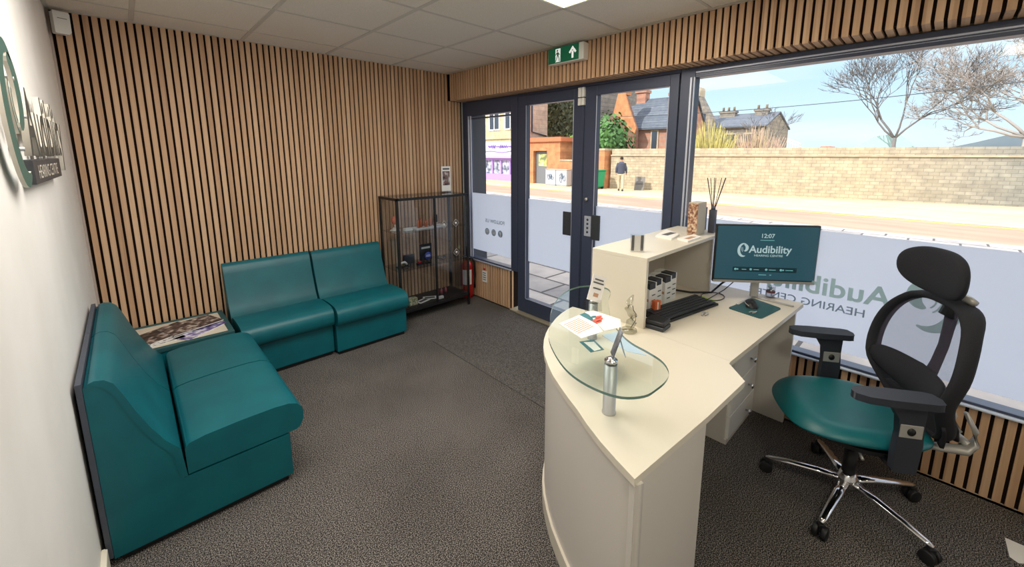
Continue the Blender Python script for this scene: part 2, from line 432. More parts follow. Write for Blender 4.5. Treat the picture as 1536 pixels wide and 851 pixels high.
# window_2 : big pane
w = MB(); frame(w, Y0+.1, 1.300, .425, 2.150, .06, .096, .022, .065, XW, XW+.075)
w.box(XW-.006, XW+.004, 1.203, 1.211, .44, 2.09, 1); w.box(XW-.004, XW+.004, 1.222, 1.236, .44, 2.09, 1)
w.box(XW-.008, XW+.002, Y0+.16, 1.2, 2.112, 2.122, 1); w.box(XW-.005, XW+.002, Y0+.16, 1.2, 2.102, 2.106, 1)
w2 = struct(w.build('window_2', [M['frame'], M['frame_pale']], bevel=.003))
MB().box(XG, XG+.005, Y0+.16, 1.204, .447, 2.085).build('glass_pane', M['glass'], w2)
MB().box(XG+.006, XG+.0068, Y0+.161, 1.203, .50, 1.172).build('frosted_film', M['film'], w2)
MB().box(XW-.022, XW+.05, Y0+.01, 1.199, .424, .434).build('window_sill', mat('white sill', srgb(214,226,244), .35), w2, bevel=.003)

# --------------------------------------------------------- logo pieces
def stroke(pts, w):   # variable width stroke -> polygon
    n = len(pts); Lf = []; Rt = []
    for i in range(n):
        a = pts[max(0, i-1)]; b = pts[min(n-1, i+1)]
        dx, dy = b[0]-a[0], b[1]-a[1]; l = math.hypot(dx, dy) or 1
        nx, ny = -dy/l, dx/l; wi = w[i]/2
        Lf.append((pts[i][0]+nx*wi, pts[i][1]+ny*wi)); Rt.append((pts[i][0]-nx*wi, pts[i][1]-ny*wi))
    return Lf, Rt
def logo_icon(name, h, mtx, mats, parent, depth=0.0):
    # ear-like swirl : crescent ring open at lower right, filled lobe, two sound arcs ; unit height 1, width .72
    q = MB()
    def strip(pts, w):
        Lf, Rt = stroke(pts, w); n = len(pts)
        for zz, rev in ((depth, False), (0, True)) if depth else ((0, False),):
            v = [(p[0]*h, p[1]*h, zz) for p in Lf] + [(p[0]*h, p[1]*h, zz) for p in Rt]
            f = [(i, i+n, i+1+n, i+1) for i in range(n-1)]
            if rev: f = [tuple(reversed(x)) for x in f]
            q.add(v, f, 0)
        if depth:
            ring = [(p[0]*h, p[1]*h) for p in Lf] + [(p[0]*h, p[1]*h) for p in reversed(Rt)]; k = len(ring)
            q.add([(a, b, 0) for a, b in ring] + [(a, b, depth) for a, b in ring], [(i, (i+1) % k, (i+1) % k+k, i+k) for i in range(k)], 1)
    P = []; W = []
    for i in range(33):
        t = i/32; a = math.radians(58 + 235*t); rx, ry = .31, .43
        P.append((.36+rx*math.cos(a), .52+ry*math.sin(a))); W.append(.035+.19*math.sin(PI*min(1, t*1.02))**.8*(.35+.75*t))
    strip(P, W)
    P = []; W = []
    for i in range(17):
        t = i/16; a = math.radians(100-190*t); P.append((.40+.17*math.cos(a), .66+.21*math.sin(a))); W.append(.03+.17*math.sin(PI*t)**.7)
    strip(P, W)
    for rad in (.13, .20):
        P = [(.42+rad*math.cos(math.radians(150+i*11)), .60+rad*1.2*math.sin(math.radians(150+i*11))) for i in range(9)]
        strip(P, [.026]*9)
    me_o = q.build(name, mats, parent); me_o.data.transform(mtx)
    return me_o

# window lettering, reads from the street and so is reversed indoors
logo_icon('window_logo', .29, FACE_IN_L((XG-.002, -.13, .715)), [M['film_ink']], w2)
text('window_lettering', 'Audibility', .150, FACE_IN_L((XG-.002, .115, .808)), M['film_ink'], w2, bold=.003, sx=1.04)
text('window_tagline', 'HEARING CENTRE', .062, FACE_IN_L((XG-.002, .205, .728)), M['film_ink2'], w2, bold=.0004, sx=1.12)
text('window_lettering', 'FOLLOW US', .052, FACE_IN_L((XG-.002, 3.11, .868)), M['film_ink2'], w1, bold=.001, sx=1.08)
def social(yc, kind):
    q = MB(); x = XG-.002; zc = .765; R_ = .037
    pts = [(yc+R_*math.cos(2*PI*i/20), zc+R_*math.sin(2*PI*i/20)) for i in range(20)]
    if kind == 'f':
        q.add([(x, a, b) for a, b in pts], [tuple(range(20))], 0)
        q.box(x-.001, x-.0005, yc-.004, yc+.004, zc-.034, zc+.018, 1); q.box(x-.001, x-.0005, yc-.012, yc+.014, zc-.002, zc+.006, 1)
        q.box(x-.001, x-.0005, yc-.0, yc+.014, zc+.013, zc+.021, 1)
    elif kind == 'cam':
        q.add([(x, a, b) for a, b in pts], [tuple(range(20))], 0)
        for s_ in (-1, 1):
            q.box(x-.001, x-.0005, yc+s_*.018-.0018, yc+s_*.018+.0018, zc-.019, zc+.019, 1); q.box(x-.001, x-.0005, yc-.019, yc+.019, zc+s_*.018-.0018, zc+s_*.018+.0018, 1)
        q.tube([(x-.001, yc+.009*math.cos(2*PI*i/14), zc+.009*math.sin(2*PI*i/14)) for i in range(14)], .0018, 4, 1, True, up=(1,0,0))
    else:
        q.add([(x, a, b) for a, b in pts], [tuple(range(20))], 0)
        q.tube([(x-.001, yc+.022*math.cos(2*PI*i/14), zc+.022*math.sin(2*PI*i/14)) for i in range(14)], .002, 4, 1, True, up=(1,0,0))
        q.obox((x-.001, yc, zc), (.0008, .022, .008), 0, 1, ('X', .8))
    q.build('window_symbol', [M['film_ink2'], M['paper']], w1)
social(3.178, 'f'); social(3.285, 'cam'); social(3.395, 'phone')

# ------------------------------------------------------------------ wall logo on the left wall
t = thing('wall_logo', 'raised logo lettering of a hearing centre on the white left wall', 'sign', (0, 0, 0))
logo_icon('logo_emblem', .43, FACE_IN_L((.020, 1.69, 1.475)), [M['logo_green'], M['logo_side']], t, depth=.009)
text('logo_lettering', 'Audibility', .300, FACE_IN_L((.020, 1.99, 1.585)), [M['logo_silver'], M['logo_side']], t, bold=.005, depth=.008, sx=.86)
MB().box(.001, .03, 1.95, 2.68, 1.492, 1.568).build('tagline_plate', mat('charcoal plate', srgb(58,60,64), .5), t, bevel=.002)
text('tagline', 'HEARING CENTRE', .062, FACE_IN_L((.0312, 2.02, 1.508)), M['logo_side'], t, sx=1.05)
for y, z in ((1.85, 1.6), (1.9, 1.8), (2.0, 1.7)):
    MB().cyl((0, y, z), (.03, y, z), .006, 8).build('standoff_pin', M['steel'], t)

# alarm sensor in the corner
t = thing('alarm_sensor', 'white motion sensor in the top corner above the slatted wall', 'sensor', (.055, 3.715, 2.345), math.radians(20))
MB().prism([(-.034,-.058),(-.03,-.064),(.024,-.064),(.034,-.05),(.036,.05),(.030,.06),(-.034,.06)], 'y', -.028, .020).build('housing', M['white'], t, bevel=.009, seg=3)
MB().box(-.018, .022, -.0295, -.0275, .020, .0225).build('lens_slot', M['dark_grey'], t)

# exit sign
t = thing('exit_sign', 'green emergency exit sign with running figure and up arrow above the doors', 'sign', (2.765, 2.115, 2.345))
MB().box(-.03, .034, -.172, .172, -.060, .060, 0).build('housing', M['white'], t, bevel=.005)
MB().box(-.032, -.0295, -.13, .17, -.055, .058).build('sign_face', M['green_sign'], t)
q = MB()   # local -y is to the right
def S2(poly): q.add([(-.0335, -a, b) for a, b in poly], [tuple(range(len(poly)))])
S2([(-.095,-.048),(-.045,-.048),(-.045,.048),(-.095,.048)])
q.build('door_symbol', M['sign_white'], t)
q = MB()
def S3(poly): q.add([(-.0345, -a, b) for a, b in poly], [tuple(range(len(poly)))])
S3([(-.075+.008*math.cos(i*PI/5), .034+.008*math.sin(i*PI/5)) for i in range(10)])
S3([(-.082,.022),(-.064,.024),(-.062,-.006),(-.078,-.008)]); S3([(-.082,.022),(-.095,.004),(-.091,.001),(-.078,.014)])
S3([(-.066,.022),(-.05,.004),(-.053,.0),(-.068,.012)]); S3([(-.078,-.006),(-.070,-.006),(-.088,-.044),(-.096,-.044)]); S3([(-.070,-.006),(-.062,-.006),(-.052,-.028),(-.05,-.046),(-.058,-.046),(-.060,-.026)])
q.build('running_figure', M['green_sign'], t)
q = MB(); 
def S4(poly): q.add([(-.0335, -a, b) for a, b in poly], [tuple(range(len(poly)))])
S4([(.065,-.04),(.083,-.04),(.083,.012),(.065,.012)]); S4([(.074,.046),(.038,.004),(.050,-.006),(.074,.022)]); S4([(.074,.046),(.074,.022),(.098,-.006),(.110,.004)])
q.build('arrow', M['sign_white'], t)

# ------------------------------------------------------------------ sofas
def sofa_module(w, k, label, loc, rz, board=True):
    # local: +x = seat direction (depth), y = width 0..w
    t = thing('lounge_seat', label, 'sofa', loc, rz, 'teal armless lounge seats')
    g = .004
    curve_ = [(0,.745),(.008,.762),(.03,.770),(.056,.764),(.078,.742),(.098,.690),(.125,.605),(.160,.515),(.196,.440),(.236,.382),(.246,.25)]
    body = [(0,.03)] + [(max(0,a-.012), b-.010 if b > .5 else b-.003) for a, b in curve_] + [(.632,.248),(.632,.03)]
    MB().prism([(a*k, b) for a, b in body], 'y', g, w-g, 0, False).build('body', M['teal'], t, bevel=.005, seg=2)
    back = curve_[1:] + [(.222,.25),(.210,.375),(.172,.430),(.138,.505),(.104,.595),(.078,.680),(.060,.722),(.044,.742),(.03,.748),(.012,.745)]
    MB().prism([(a*k, b) for a, b in back], 'y', g-.002, w-g+.002, 0, True).build('backrest', M['teal'], t, bevel=.010, seg=3)
    seat = [(.248,.255),(.248,.374),(.262,.392),(.32,.402),(.45,.408),(.58,.408),(.64,.402),(.674,.388),(.694,.364),(.701,.332),(.696,.296),(.682,.268),(.664,.255)]
    MB().prism([(a*k, b) for a, b in seat], 'y', g, w-g, 0, True).build('seat_cushion', M['teal'], t, bevel=.014, seg=3)
    MB().box(.02, .612*k, .02, w-.02, .0, .03).build('plinth', M['plinth'], t)
    if board: MB().box(-.018, -.001, .0, w, .04, .772).build('back_board', M['board'], t, bevel=.002)
    return t
sofa_module(.582, 1.0, 'teal lounge seat against the white left wall, nearest the viewer', (.030, 2.06, 0), 0)
sofa_module(.532, 1.0, 'teal lounge seat against the left wall, touching the corner table', (.030, 2.644, 0), 0)
# along the slatted wall: local +x -> -y ; local y -> +x
sofa_module(.61, .82, 'teal lounge seat on the slatted wall, right beside the corner table', (.672, 3.755, 0), -PI/2, False)
sofa_module(.605, .86, 'teal lounge seat on the slatted wall, next to the display cabinet', (1.290, 3.735, 0), -PI/2-.01, False)

# corner table
t = thing('corner_table', 'low corner table with cream top and teal sides between the lounge seats', 'table', (.03, 3.234, 0))
MB().box(.01, .60, .006, .505, .03, .385).build('base', M['teal'], t, bevel=.006)
q = MB(); x1, y1 = .615, .515
q.box(0, x1, 0, .032, .372, .405); q.box(0, x1, y1-.032, y1, .372, .405); q.box(0, .032, .032, y1-.032, .372, .405); q.box(x1-.032, x1, .032, y1-.032, .372, .405)
q.build('rim', M['teal_dark'], t, bevel=.005)
MB().box(.032, x1-.032, .032, y1-.032, .384, .399).build('table_top', M['cream'], t)
MB().box(.03, .58, .03, .48, 0, .03).build('plinth', M['plinth'], t)

# magazines
def cover(name, a, b, c, sc):
    m = mat(name, rough=.35); N, L, B = nodes(m)
    tc = N.new('ShaderNodeTexCoord'); v = N.new('ShaderNodeTexNoise'); v.inputs['Scale'].default_value = sc; v.inputs['Detail'].default_value = 5
    r = ramp(N, [(.38, a), (.52, b), (.66, c)]); L.new(tc.outputs['Object'], v.inputs['Vector']); L.new(v.outputs['Fac'], r.inputs['Fac']); L.new(r.outputs['Color'], B.inputs['Base Color'])
    return m
C1 = cover('dark photo cover', srgb(20,20,24), srgb(70,62,62), srgb(190,170,160), 22)
C2 = cover('sepia photo cover', srgb(30,26,28), srgb(96,80,78), srgb(200,190,180), 30)
C3 = cover('violet photo cover', srgb(60,44,110), srgb(150,140,190), srgb(240,238,242), 26)
C4 = cover('pale page', srgb(150,146,146), srgb(226,224,222), srgb(244,242,240), 50)
def magazine(x, y, z, rz, label, cm, w=.21, h=.297, th=.006):
    t = thing('magazine', label, 'magazine', (x, y, z), rz, 'magazines on the corner table')
    MB().box(-w/2, w/2, -h/2, h/2, 0, th-.001).build('pages', M['paper'], t)
    MB().box(-w/2-.001, w/2+.001, -h/2-.001, h/2+.001, th-.001, th).build('cover', cm, t)
magazine(.225, 3.405, .400, math.radians(-78), 'white magazine lowest of the fan on the corner table', C4)
magazine(.255, 3.43, .4062, math.radians(-66), 'pale magazine under the dark ones, at the left of the fan', C4)
magazine(.455, 3.43, .400, math.radians(-52), 'violet edged magazine at the right of the fan', C3)
magazine(.30, 3.48, .4124, math.radians(-60), 'dark photo magazine on top at the left of the fan', C1)
magazine(.44, 3.50, .4186, math.radians(-70), 'sepia photo magazine on top of the whole fan', C2)

# ------------------------------------------------------------------ display cabinet
CX0, CX1, CY0, CY1, CZ0, CZ1 = 1.945, 2.745, 3.39, 3.745, .0, 1.195
t = thing('display_cabinet', 'black framed glass display cabinet standing against the slatted wall', 'cabinet', (CX0, CY0, 0))
W_, D_ = CX1-CX0, CY1-CY0; ps = .022
for px, py in ((0,0),(W_-ps,0),(0,D_-ps),(W_-ps,D_-ps)):
    MB().box(px, px+ps, py, py+ps, 0, CZ1).build('post', M['black_metal'], t, bevel=.002)
q = MB()
for z0, z1 in ((CZ1-.022, CZ1), (.10, .125)):
    q = MB(); q.box(ps, W_-ps, 0, ps, z0, z1); q.box(ps, W_-ps, D_-ps, D_, z0, z1); q.box(0, ps, 0, D_, z0, z1); q.box(W_-ps, W_, 0, D_, z0, z1); q.build('rail_frame', M['black_metal'], t)
MB().box(ps, W_-ps, ps, D_-ps, .112, .13).build('bottom_shelf', M['black_metal'], t)
MB().box(.004, W_-.004, .004, D_-.004, CZ1-.001, CZ1+.004).build('top_panel', M['cab_glass'], t)
for z in (.50, .86): MB().box(.012, W_-.012, .03, D_-.012, z, z+.006).build('glass_shelf', M['cab_glass'], t)
for x in (.006, W_-.012): MB().box(x, x+.005, ps, D_-ps, .125, CZ1-.022).build('side_pane', M['cab_glass'], t)
for sx in (0, 1):
    a, b = (ps+.002, W_/2-.004) if sx == 0 else (W_/2+.004, W_-ps-.002)
    d = MB().box(a, b, .004, .009, .128, CZ1-.024).build('glass_door', M['cab_glass'], t)
MB().box(W_/2-.009, W_/2+.009, -.004, .014, .126, CZ1-.022).build('door_stile', M['black_metal'], t)
MB().obox((W_/2, -.012, .98), (.03, .02, .075)).build('door_lock', M['black_metal'], t, bevel=.006)
for (x, z) in ((W_-.16, .905), (W_-.16, .60), (W_-.30, .905)):
    q = MB(); r_ = .036
    sq = [(x+r_, z), (x, z+r_*1.1), (x-r_, z), (x, z-r_*1.1)]
    for i in range(4): q.cyl((sq[i][0], .001, sq[i][1]), (sq[(i+1)%4][0], .001, sq[(i+1)%4][1]), .003, 6)
    q.cyl((x, .003, z), (x, -.002, z), .012, 12, 1)
    q.build('diamond_motif', [M['silver'], M['white']], t)

# contents of the cabinet
GRP = 'items shown in the cabinet'
def wx(x): return CX0+x
def small(name, mb, mats, label, cat, loc, rz=0, bevel=0, group=None):
    o = mb.build(name, mats, None, bevel=bevel, loc=loc, rz=rz); return tag(o, label, cat, group)
for i, x in enumerate((.30, .34, .385, .445, .48)):
    h = (.075, .085, .07, .09, .072)[i]
    b = MB().lathe([(.014,0),(.015,.004),(.015,h*.65),(.009,h*.75),(.009,h),(.006,h)], seg=14)
    small('copper_bottle', b, M['copper'], 'small copper coloured bottle, number %s from the left on the cabinet tray' % ('one','two','three','four','five')[i], 'bottle', (wx(x), CY0+.15+.02*(i%2), .879), group='copper bottles on the white tray')
small('tray', MB().box(-.17,.17,-.06,.06,0,.012).box(-.17,.17,-.06,-.055,.012,.013), M['white'], 'white tray on the upper glass shelf of the cabinet', 'tray', (wx(.42), CY0+.16, .8662))
q = MB().lathe([(.045,0),(.05,.006),(.03,.016),(.02,.03)], seg=20); q.ball((0,0,.10), .035, 1, sc=(1,.7,1.2)); q.cyl((0,0,.02),(0,0,.08), .008, 8)
small('ear_model', q, [M['white'], mat('pink resin', srgb(226,120,96), .4)], 'pink ear model on a white foot at the left of the upper shelf', 'model', (wx(.09), CY0+.22, .8662))
q = MB().box(-.04,.04,-.025,.025,0,.03)
small('hearing_aid_case', q, M['white'], 'white hearing aid case on the upper cabinet shelf beside the ear model', 'case', (wx(.17), CY0+.12, .8662), bevel=.006)
q = MB().box(-.07,.07,-.004,.004,0,.17,0).box(-.05,.05,-.0055,-.004,.12,.14,1)
small('display_card', q, [M['black'], M['white']], 'black display card standing on the lower glass shelf', 'card', (wx(.44), CY0+.27, .5062), 0)
q = MB().cyl((0,.003,.075),(0,-.003,.075), .038, 24).box(-.03,.03,-.015,.015,0,.006,1).cyl((0,0,.005),(0,0,.04), .004, 6, 1)
q.box(-.026,.026,-.0045,-.0035,.068,.074,2).box(-.022,.022,-.0045,-.0035,.08,.085,2)
small('round_sign', q, [M['blue_disc'], M['black'], M['white']], 'small round blue sign on a stand inside the cabinet', 'sign', (wx(.39), CY0+.14, .5062))
q = MB().box(-.03,.03,-.02,.02,0,.02,0).ball((.0,0,.028), .016, 1, sc=(1.4,1,.8))
small('hearing_aid_charger', q, [M['black'], M['red']], 'black charger with a red earpiece on the lower glass shelf', 'charger', (wx(.29), CY0+.13, .5062))
q = MB().box(-.055,.055,-.03,.03,0,.012,1).tube([(-.04,0,.02),(-.02,0,.045),(.02,0,.05),(.045,0,.022)], .012, 8, 0)
small('charging_dock', q, [M['white'], M['black']], 'white and black charging dock at the left of the lower glass shelf', 'charger', (wx(.12), CY0+.16, .5062))
q = MB().tube([(.05*math.cos(i*.5), .03*math.sin(i*.5), .02+.012*math.sin(i*1.1)) for i in range(12)], .004, 6, 0).ball((.03,0,.03), .014, 0).ball((-.03,.01,.03), .014, 0)
small('headset', q, M['dark_grey'], 'grey hearing loop headset on the right of the lower glass shelf', 'headset', (wx(.56), CY0+.16, .5062))
q = MB().box(-.06,.06,-.01,.01,0,.09)
small('screen_stand', q, M['dark_grey'], 'dark grey tablet stand behind the ear model charger', 'stand', (wx(.24), CY0+.26, .5062))
small('product_box', MB().box(-.045,.045,-.03,.03,0,.07), cover('mottled green box', srgb(120,130,90), srgb(190,190,150), srgb(230,226,200), 60), 'pale green patterned box at the left of the cabinet floor', 'box', (wx(.17), CY0+.10, .1302), bevel=.002)
for i, (x, y, r) in enumerate(((.30,.12,.3), (.40,.15,-.5))):
    small('leaflet', MB().box(-.07,.07,-.04,.04,0,.004,0).box(-.05,.05,-.02,.02,.004,.0045,1), [M['paper'], M['ink']], ('printed leaflet lying flat on the cabinet floor near the patterned box', 'printed leaflet lying flat mid way along the cabinet floor')[i], 'leaflet', (wx(x), CY0+y, .1302), r)
small('small_carton', MB().box(-.03,.03,-.015,.015,0,.025), M['white'], 'small white carton on the cabinet floor at the door stile', 'box', (wx(.47), CY0+.06, .1302), bevel=.002)
for i, (x, y) in enumerate(((.53,.20), (.555,.17), (.62,.19))):
    small('sample_bottle', MB().lathe([(.012,0),(.012,.045),(.005,.052),(.005,.07),(.003,.07)], seg=12), mat('pink bottle %d' % i, srgb(190,90,110), .4), ('pink sample bottle on the cabinet floor, left of three','pink sample bottle on the cabinet floor, middle of three','pink sample bottle on the cabinet floor, right of three')[i], 'bottle', (wx(x), CY0+y, .1302), group='pink bottles on the cabinet floor')
# leaflet stand on top
t = thing('leaflet_holder', 'clear holder with a photo leaflet standing on the display cabinet', 'leaflet holder', (2.625, 3.60, 1.1995))
MB().box(-.062,.062,-.02,.02,0,.02).box(-.062,.062,.010,.014,0,.21).build('stand', M['acrylic'], t)
MB().box(-.055,.055,.002,.008,.012,.27,0).box(-.04,.04,.0008,.002,.235,.252,1).build('leaflet', [M['paper'], M['ink']], t)
MB().box(-.043,.043,.0005,.002,.075,.22).build('photo', cover('portrait print', srgb(40,30,34), srgb(130,100,96), srgb(210,215,218), 18), t)

# fire extinguisher
t = thing('fire_extinguisher', 'red fire extinguisher standing in the corner behind the cabinet', 'fire extinguisher', (2.865, 3.60, 0))
MB().lathe([(.055,0),(.066,.01),(.068,.03),(.068,.34),(.062,.38),(.04,.41),(.02,.425)], seg=28).build('cylinder', M['red'], t)
MB().cyl((0,0,.42),(0,0,.455), .016, 12).box(-.05,.02,-.008,.008,.45,.462).box(-.055,.0,-.008,.008,.475,.485).build('valve', M['black'], t)
MB().tube([(.01,-.01,.44),(.05,-.03,.45),(.075,-.04,.40),(.078,-.045,.25),(.075,-.04,.10)], .011, 8).build('hose', M['black'], t)
MB().prism([(.0690*math.cos(a), .0690*math.sin(a)) for a in [math.radians(x) for x in range(190, 281, 10)]]+[(.067*math.cos(a), .067*math.sin(a)) for a in [math.radians(x) for x in range(280, 189, -10)]], 'z', .16, .33).build('label', M['paper'], t)
t = thing('hose_bracket', 'coiled black hose and yellow tag above the fire extinguisher', 'bracket', (2.80, 3.70, .50))
MB().tube([(0,.05*math.cos(a)*0,.0) if False else (.045*math.cos(a), 0, .045*math.sin(a)) for a in [i*PI/8 for i in range(14)]], .006, 6).build('coil', M['black'], t)
MB().obox((.03,-.01,.07), (.03,.004,.035), 0, 0, ('Y', .5)).build('yellow_tag', mat('yellow card', srgb(226,220,150), .6), t)
# wall socket / sign on low panel
t = thing('call_point_plate', 'small white instruction plate with red figure on the low slatted panel', 'plate', (XW, 3.405, .27))
MB().box(-.008, .0, -.038, .038, -.075, .055).build('plate', M['white'], t, bevel=.002)
MB().box(-.0095, -.008, -.02, .02, .062, .085).build('red_mark', M['red'], t)
for z in (-.05, -.025, 0, .025): MB().box(-.009, -.008, -.026, .026, z, z+.010).build('print_line', M['ink_teal'], t)

# ------------------------------------------------------------------ reception desk
HT = .75
curve = [(1.098,.468),(1.123,.54),(1.152,.615),(1.186,.688),(1.223,.756),(1.254,.822),(1.287,.886),(1.325,.955),(1.369,1.02),(1.419,1.085),(1.474,1.144),(1.528,1.190),(1.584,1.229),(1.637,1.260),(1.692,1.287),(1.757,1.316),(1.822,1.338),(1.885,1.352),(1.945,1.358)]
t = thing('reception_desk', 'cream reception desk with curved front and pointed end', 'desk', (0,0,0))
top = curve + [(1.958,1.262),(1.958,.93),(1.935,.52),(1.912,.518),(1.815,.428),(1.50,.440)]
MB().prism(top, 'z', HT-.024, HT, 0, mcap=0).build('desk_top', M['cream'], t, bevel=.0025)
def offset(c, d):
    out = []
    for i, p in enumerate(c):
        a = c[max(0, i-1)]; b = c[min(len(c)-1, i+1)]
        dx, dy = b[0]-a[0], b[1]-a[1]; l = math.hypot(dx, dy); out.append((p[0]+dy/l*d, p[1]-dx/l*d))
    return out
o1 = offset(curve, .012); o2 = offset(curve, .032)
MB().prism(o1 + o2[::-1], 'z', .0, HT-.024, 0, True).build('curved_panel', M['white_lam'], t)
o3 = offset(curve, .002)
MB().prism(o3 + o1[::-1], 'z', .0, .075, 0, True).build('skirting', M['cream'], t)
MB().prism([(1.108,.472),(1.49,.446),(1.492,.466),(1.118,.494)], 'z', 0, HT-.024).build('end_panel', M['white_lam'], t)
MB().prism([(1.49,.446),(1.51,.446),(1.60,1.15),(1.58,1.15)], 'z', 0.02, HT-.024).build('inner_panel', M['white_lam'], t)

t = thing('office_desk', 'straight white desk running from the curved counter to the window', 'desk', (0,0,0))
MB().prism([(1.936,.520),(2.948,.474),(2.952,1.262),(1.959,1.262),(1.959,.93)], 'z', HT-.024, HT).build('desk_top', M['cream'], t, bevel=.0025)
MB().box(2.905, 2.930, .50, 1.25, 0, HT-.024).build('end_panel', M['white_lam'], t)
MB().box(1.98, 2.905, 1.225, 1.245, .02, HT-.024).build('back_panel', M['white_lam'], t)

t = thing('drawer_pedestal', 'white three drawer pedestal under the straight desk', 'drawers', (2.456, .66, 0))
MB().box(0, .43, .018, .54, .0, .70).build('carcass', M['white_lam'], t)
MB().box(.0, .43, .006, .018, 0, .03).build('plinth', M['white_lam'], t)
for i, (z0, z1) in enumerate(((.032,.165),(.170,.335),(.340,.505),)):
    d = MB().box(.012, .42, .0, .018, z0, z1).build('drawer', M['white'], t, bevel=.002)
    zc = (.085, .25, .415)[i]
    MB().lathe([(.006,0),(.005,.014),(.015,.018),(.017,.025),(.012,.031),(.001,.032)], (0,0,0), 14).build('knob', M['chrome'], d)
    k = d.children[0]; k.rotation_euler[0] = PI/2; k.location = (.285, 0, zc)
MB().box(.012, .42, 0, .018, .510, .695).build('drawer', M['white'], t, bevel=.002)

t = thing('raised_shelf', 'cream raised shelf unit standing on the back of the desk', 'shelf', (1.961, .931, HT))
H_ = .355
MB().box(0, .985, 0, .316, H_-.020, H_).build('shelf_top', M['cream'], t, bevel=.002)
MB().box(0, .020, .001, .316, 0, H_-.020).build('side_panel', M['cream'], t, bevel=.001)
MB().box(.79, .81, .001, .316, 0, H_-.020).build('side_panel', M['white_lam'], t)
MB().box(.020, .79, .298, .316, 0, H_-.020).build('back_panel', M['white_lam'], t)

# glass counter shelf on two steel posts
GZ = .922
out = [(1.145,.545),(1.126,.61),(1.130,.69),(1.156,.765),(1.211,.856),(1.275,.935),(1.367,1.012),(1.46,1.09),(1.56,1.155),(1.67,1.205),(1.76,1.225),(1.84,1.215),(1.89,1.17),(1.90,1.11),(1.86,1.06),(1.77,1.01),(1.67,.94),(1.57,.86),(1.495,.77),(1.455,.70),(1.437,.632),(1.412,.565),(1.365,.518),(1.311,.500),(1.25,.498),(1.195,.505)]
def smooth_closed(p, n=4):
    r = []
    N_ = len(p)
    for i in range(N_):
        p0, p1, p2, p3 = p[i-1], p[i], p[(i+1)%N_], p[(i+2)%N_]
        for k in range(n):
            s = k/n
            r.append(tuple(.5*((2*p1[j])+(-p0[j]+p2[j])*s+(2*p0[j]-5*p1[j]+4*p2[j]-p3[j])*s*s+(-p0[j]+3*p1[j]-3*p2[j]+p3[j])*s**3) for j in range(2)))
    return r
outs = smooth_closed(out)
t = thing('glass_counter_shelf', 'curved clear glass shelf on steel posts above the desk point', 'shelf', (0,0,0))
MB().prism(outs, 'z', GZ, GZ+.008, 1, True, mcap=0).build('glass_top', [M['desk_glass'], M['glass_edge']], t)
for x, y in ((1.288,.676),(1.70,1.045)):
    MB().lathe([(.023,0),(.023,.004),(.021,.006),(.021,.172),(.021,.172)], (x,y,HT), 24).build('post', M['steel'], t)
    MB().lathe([(.021,0),(.021,.007),(.012,.008),(.012,.014),(.009,.016)], (x,y,GZ+.0081), 24).build('post_cap', M['chrome'], t)

# things on the glass shelf and the desk
def sheet(name, label, cat, poly, z, mats, extra=None, group=None, th=.0012):
    q = MB().prism(poly, 'z', z, z+th, 0)
    cx = sum(p[0] for p in poly)/len(poly); cy = sum(p[1] for p in poly)/len(poly)
    if extra: extra(q)
    o = q.build(name, mats); return tag(o, label, cat, group)
GT = GZ+.0085
def ex1(q):
    a = Vector((1.392,.987)); u = (Vector((1.565,.985))-a); v = (Vector((1.352,.845))-a)
    for i in range(8):
        s = .15+.085*i; p = [a+u*.06+v*s, a+u*.62+v*s, a+u*.62+v*(s+.03), a+u*.06+v*(s+.03)]
        q.add([(b[0], b[1], GT+.0014) for b in p], [(3,2,1,0)], 1)
    p = [a+u*.74, a+u*.95, a+u*1.0+v, a+u*.79+v]
    q.add([(b[0], b[1], GT+.0014) for b in p], [(3,2,1,0)], 2)
sheet('brochure', 'white printed brochure with a teal stripe lying on the glass shelf', 'brochure', [(1.352,.845),(1.455,.823),(1.575,.985),(1.392,.987)], GT, [M['paper'], M['ink_warm'], M['ink_teal']], ex1)
def ex2(q):
    for (x, y, r_, mi) in ((1.53,.90,.020,1),(1.555,.915,.014,1),(1.515,.885,.013,1),(1.54,.93,.012,2)):
        q.add([(x+r_*1.6*math.cos(i*PI/5), y+r_*.7*math.sin(i*PI/5), GT+.0030) for i in range(10)], [tuple(range(10))], mi)
sheet('leaflet', 'white leaflet with coral picture beside the striped brochure', 'leaflet', [(1.462,.822),(1.536,.797),(1.60,.84),(1.60,.975),(1.565,.982)], GT+.0014, [M['paper'], M['ink_red'], M['ink_teal']], ex2)
def ex3(q):
    q.add([(1.60,.96,HT+.0016),(1.635,.95,HT+.0016),(1.672,1.015,HT+.0016),(1.635,1.045,HT+.0016)], [(0,1,2,3)], 1)
sheet('business_card', 'teal and white card lying flat on the desk under the glass', 'card', [(1.581,.966),(1.643,.940),(1.690,1.028),(1.626,1.062)], HT+.0003, [M['ink_teal'], M['paper']], ex3)
sheet('blue_folder', 'pale blue folded paper on the desk between glass shelf and ornament', 'paper', [(1.755,1.03),(1.835,1.005),(1.728,.785),(1.700,.86)], HT+.0004, [M['paper_blue']])
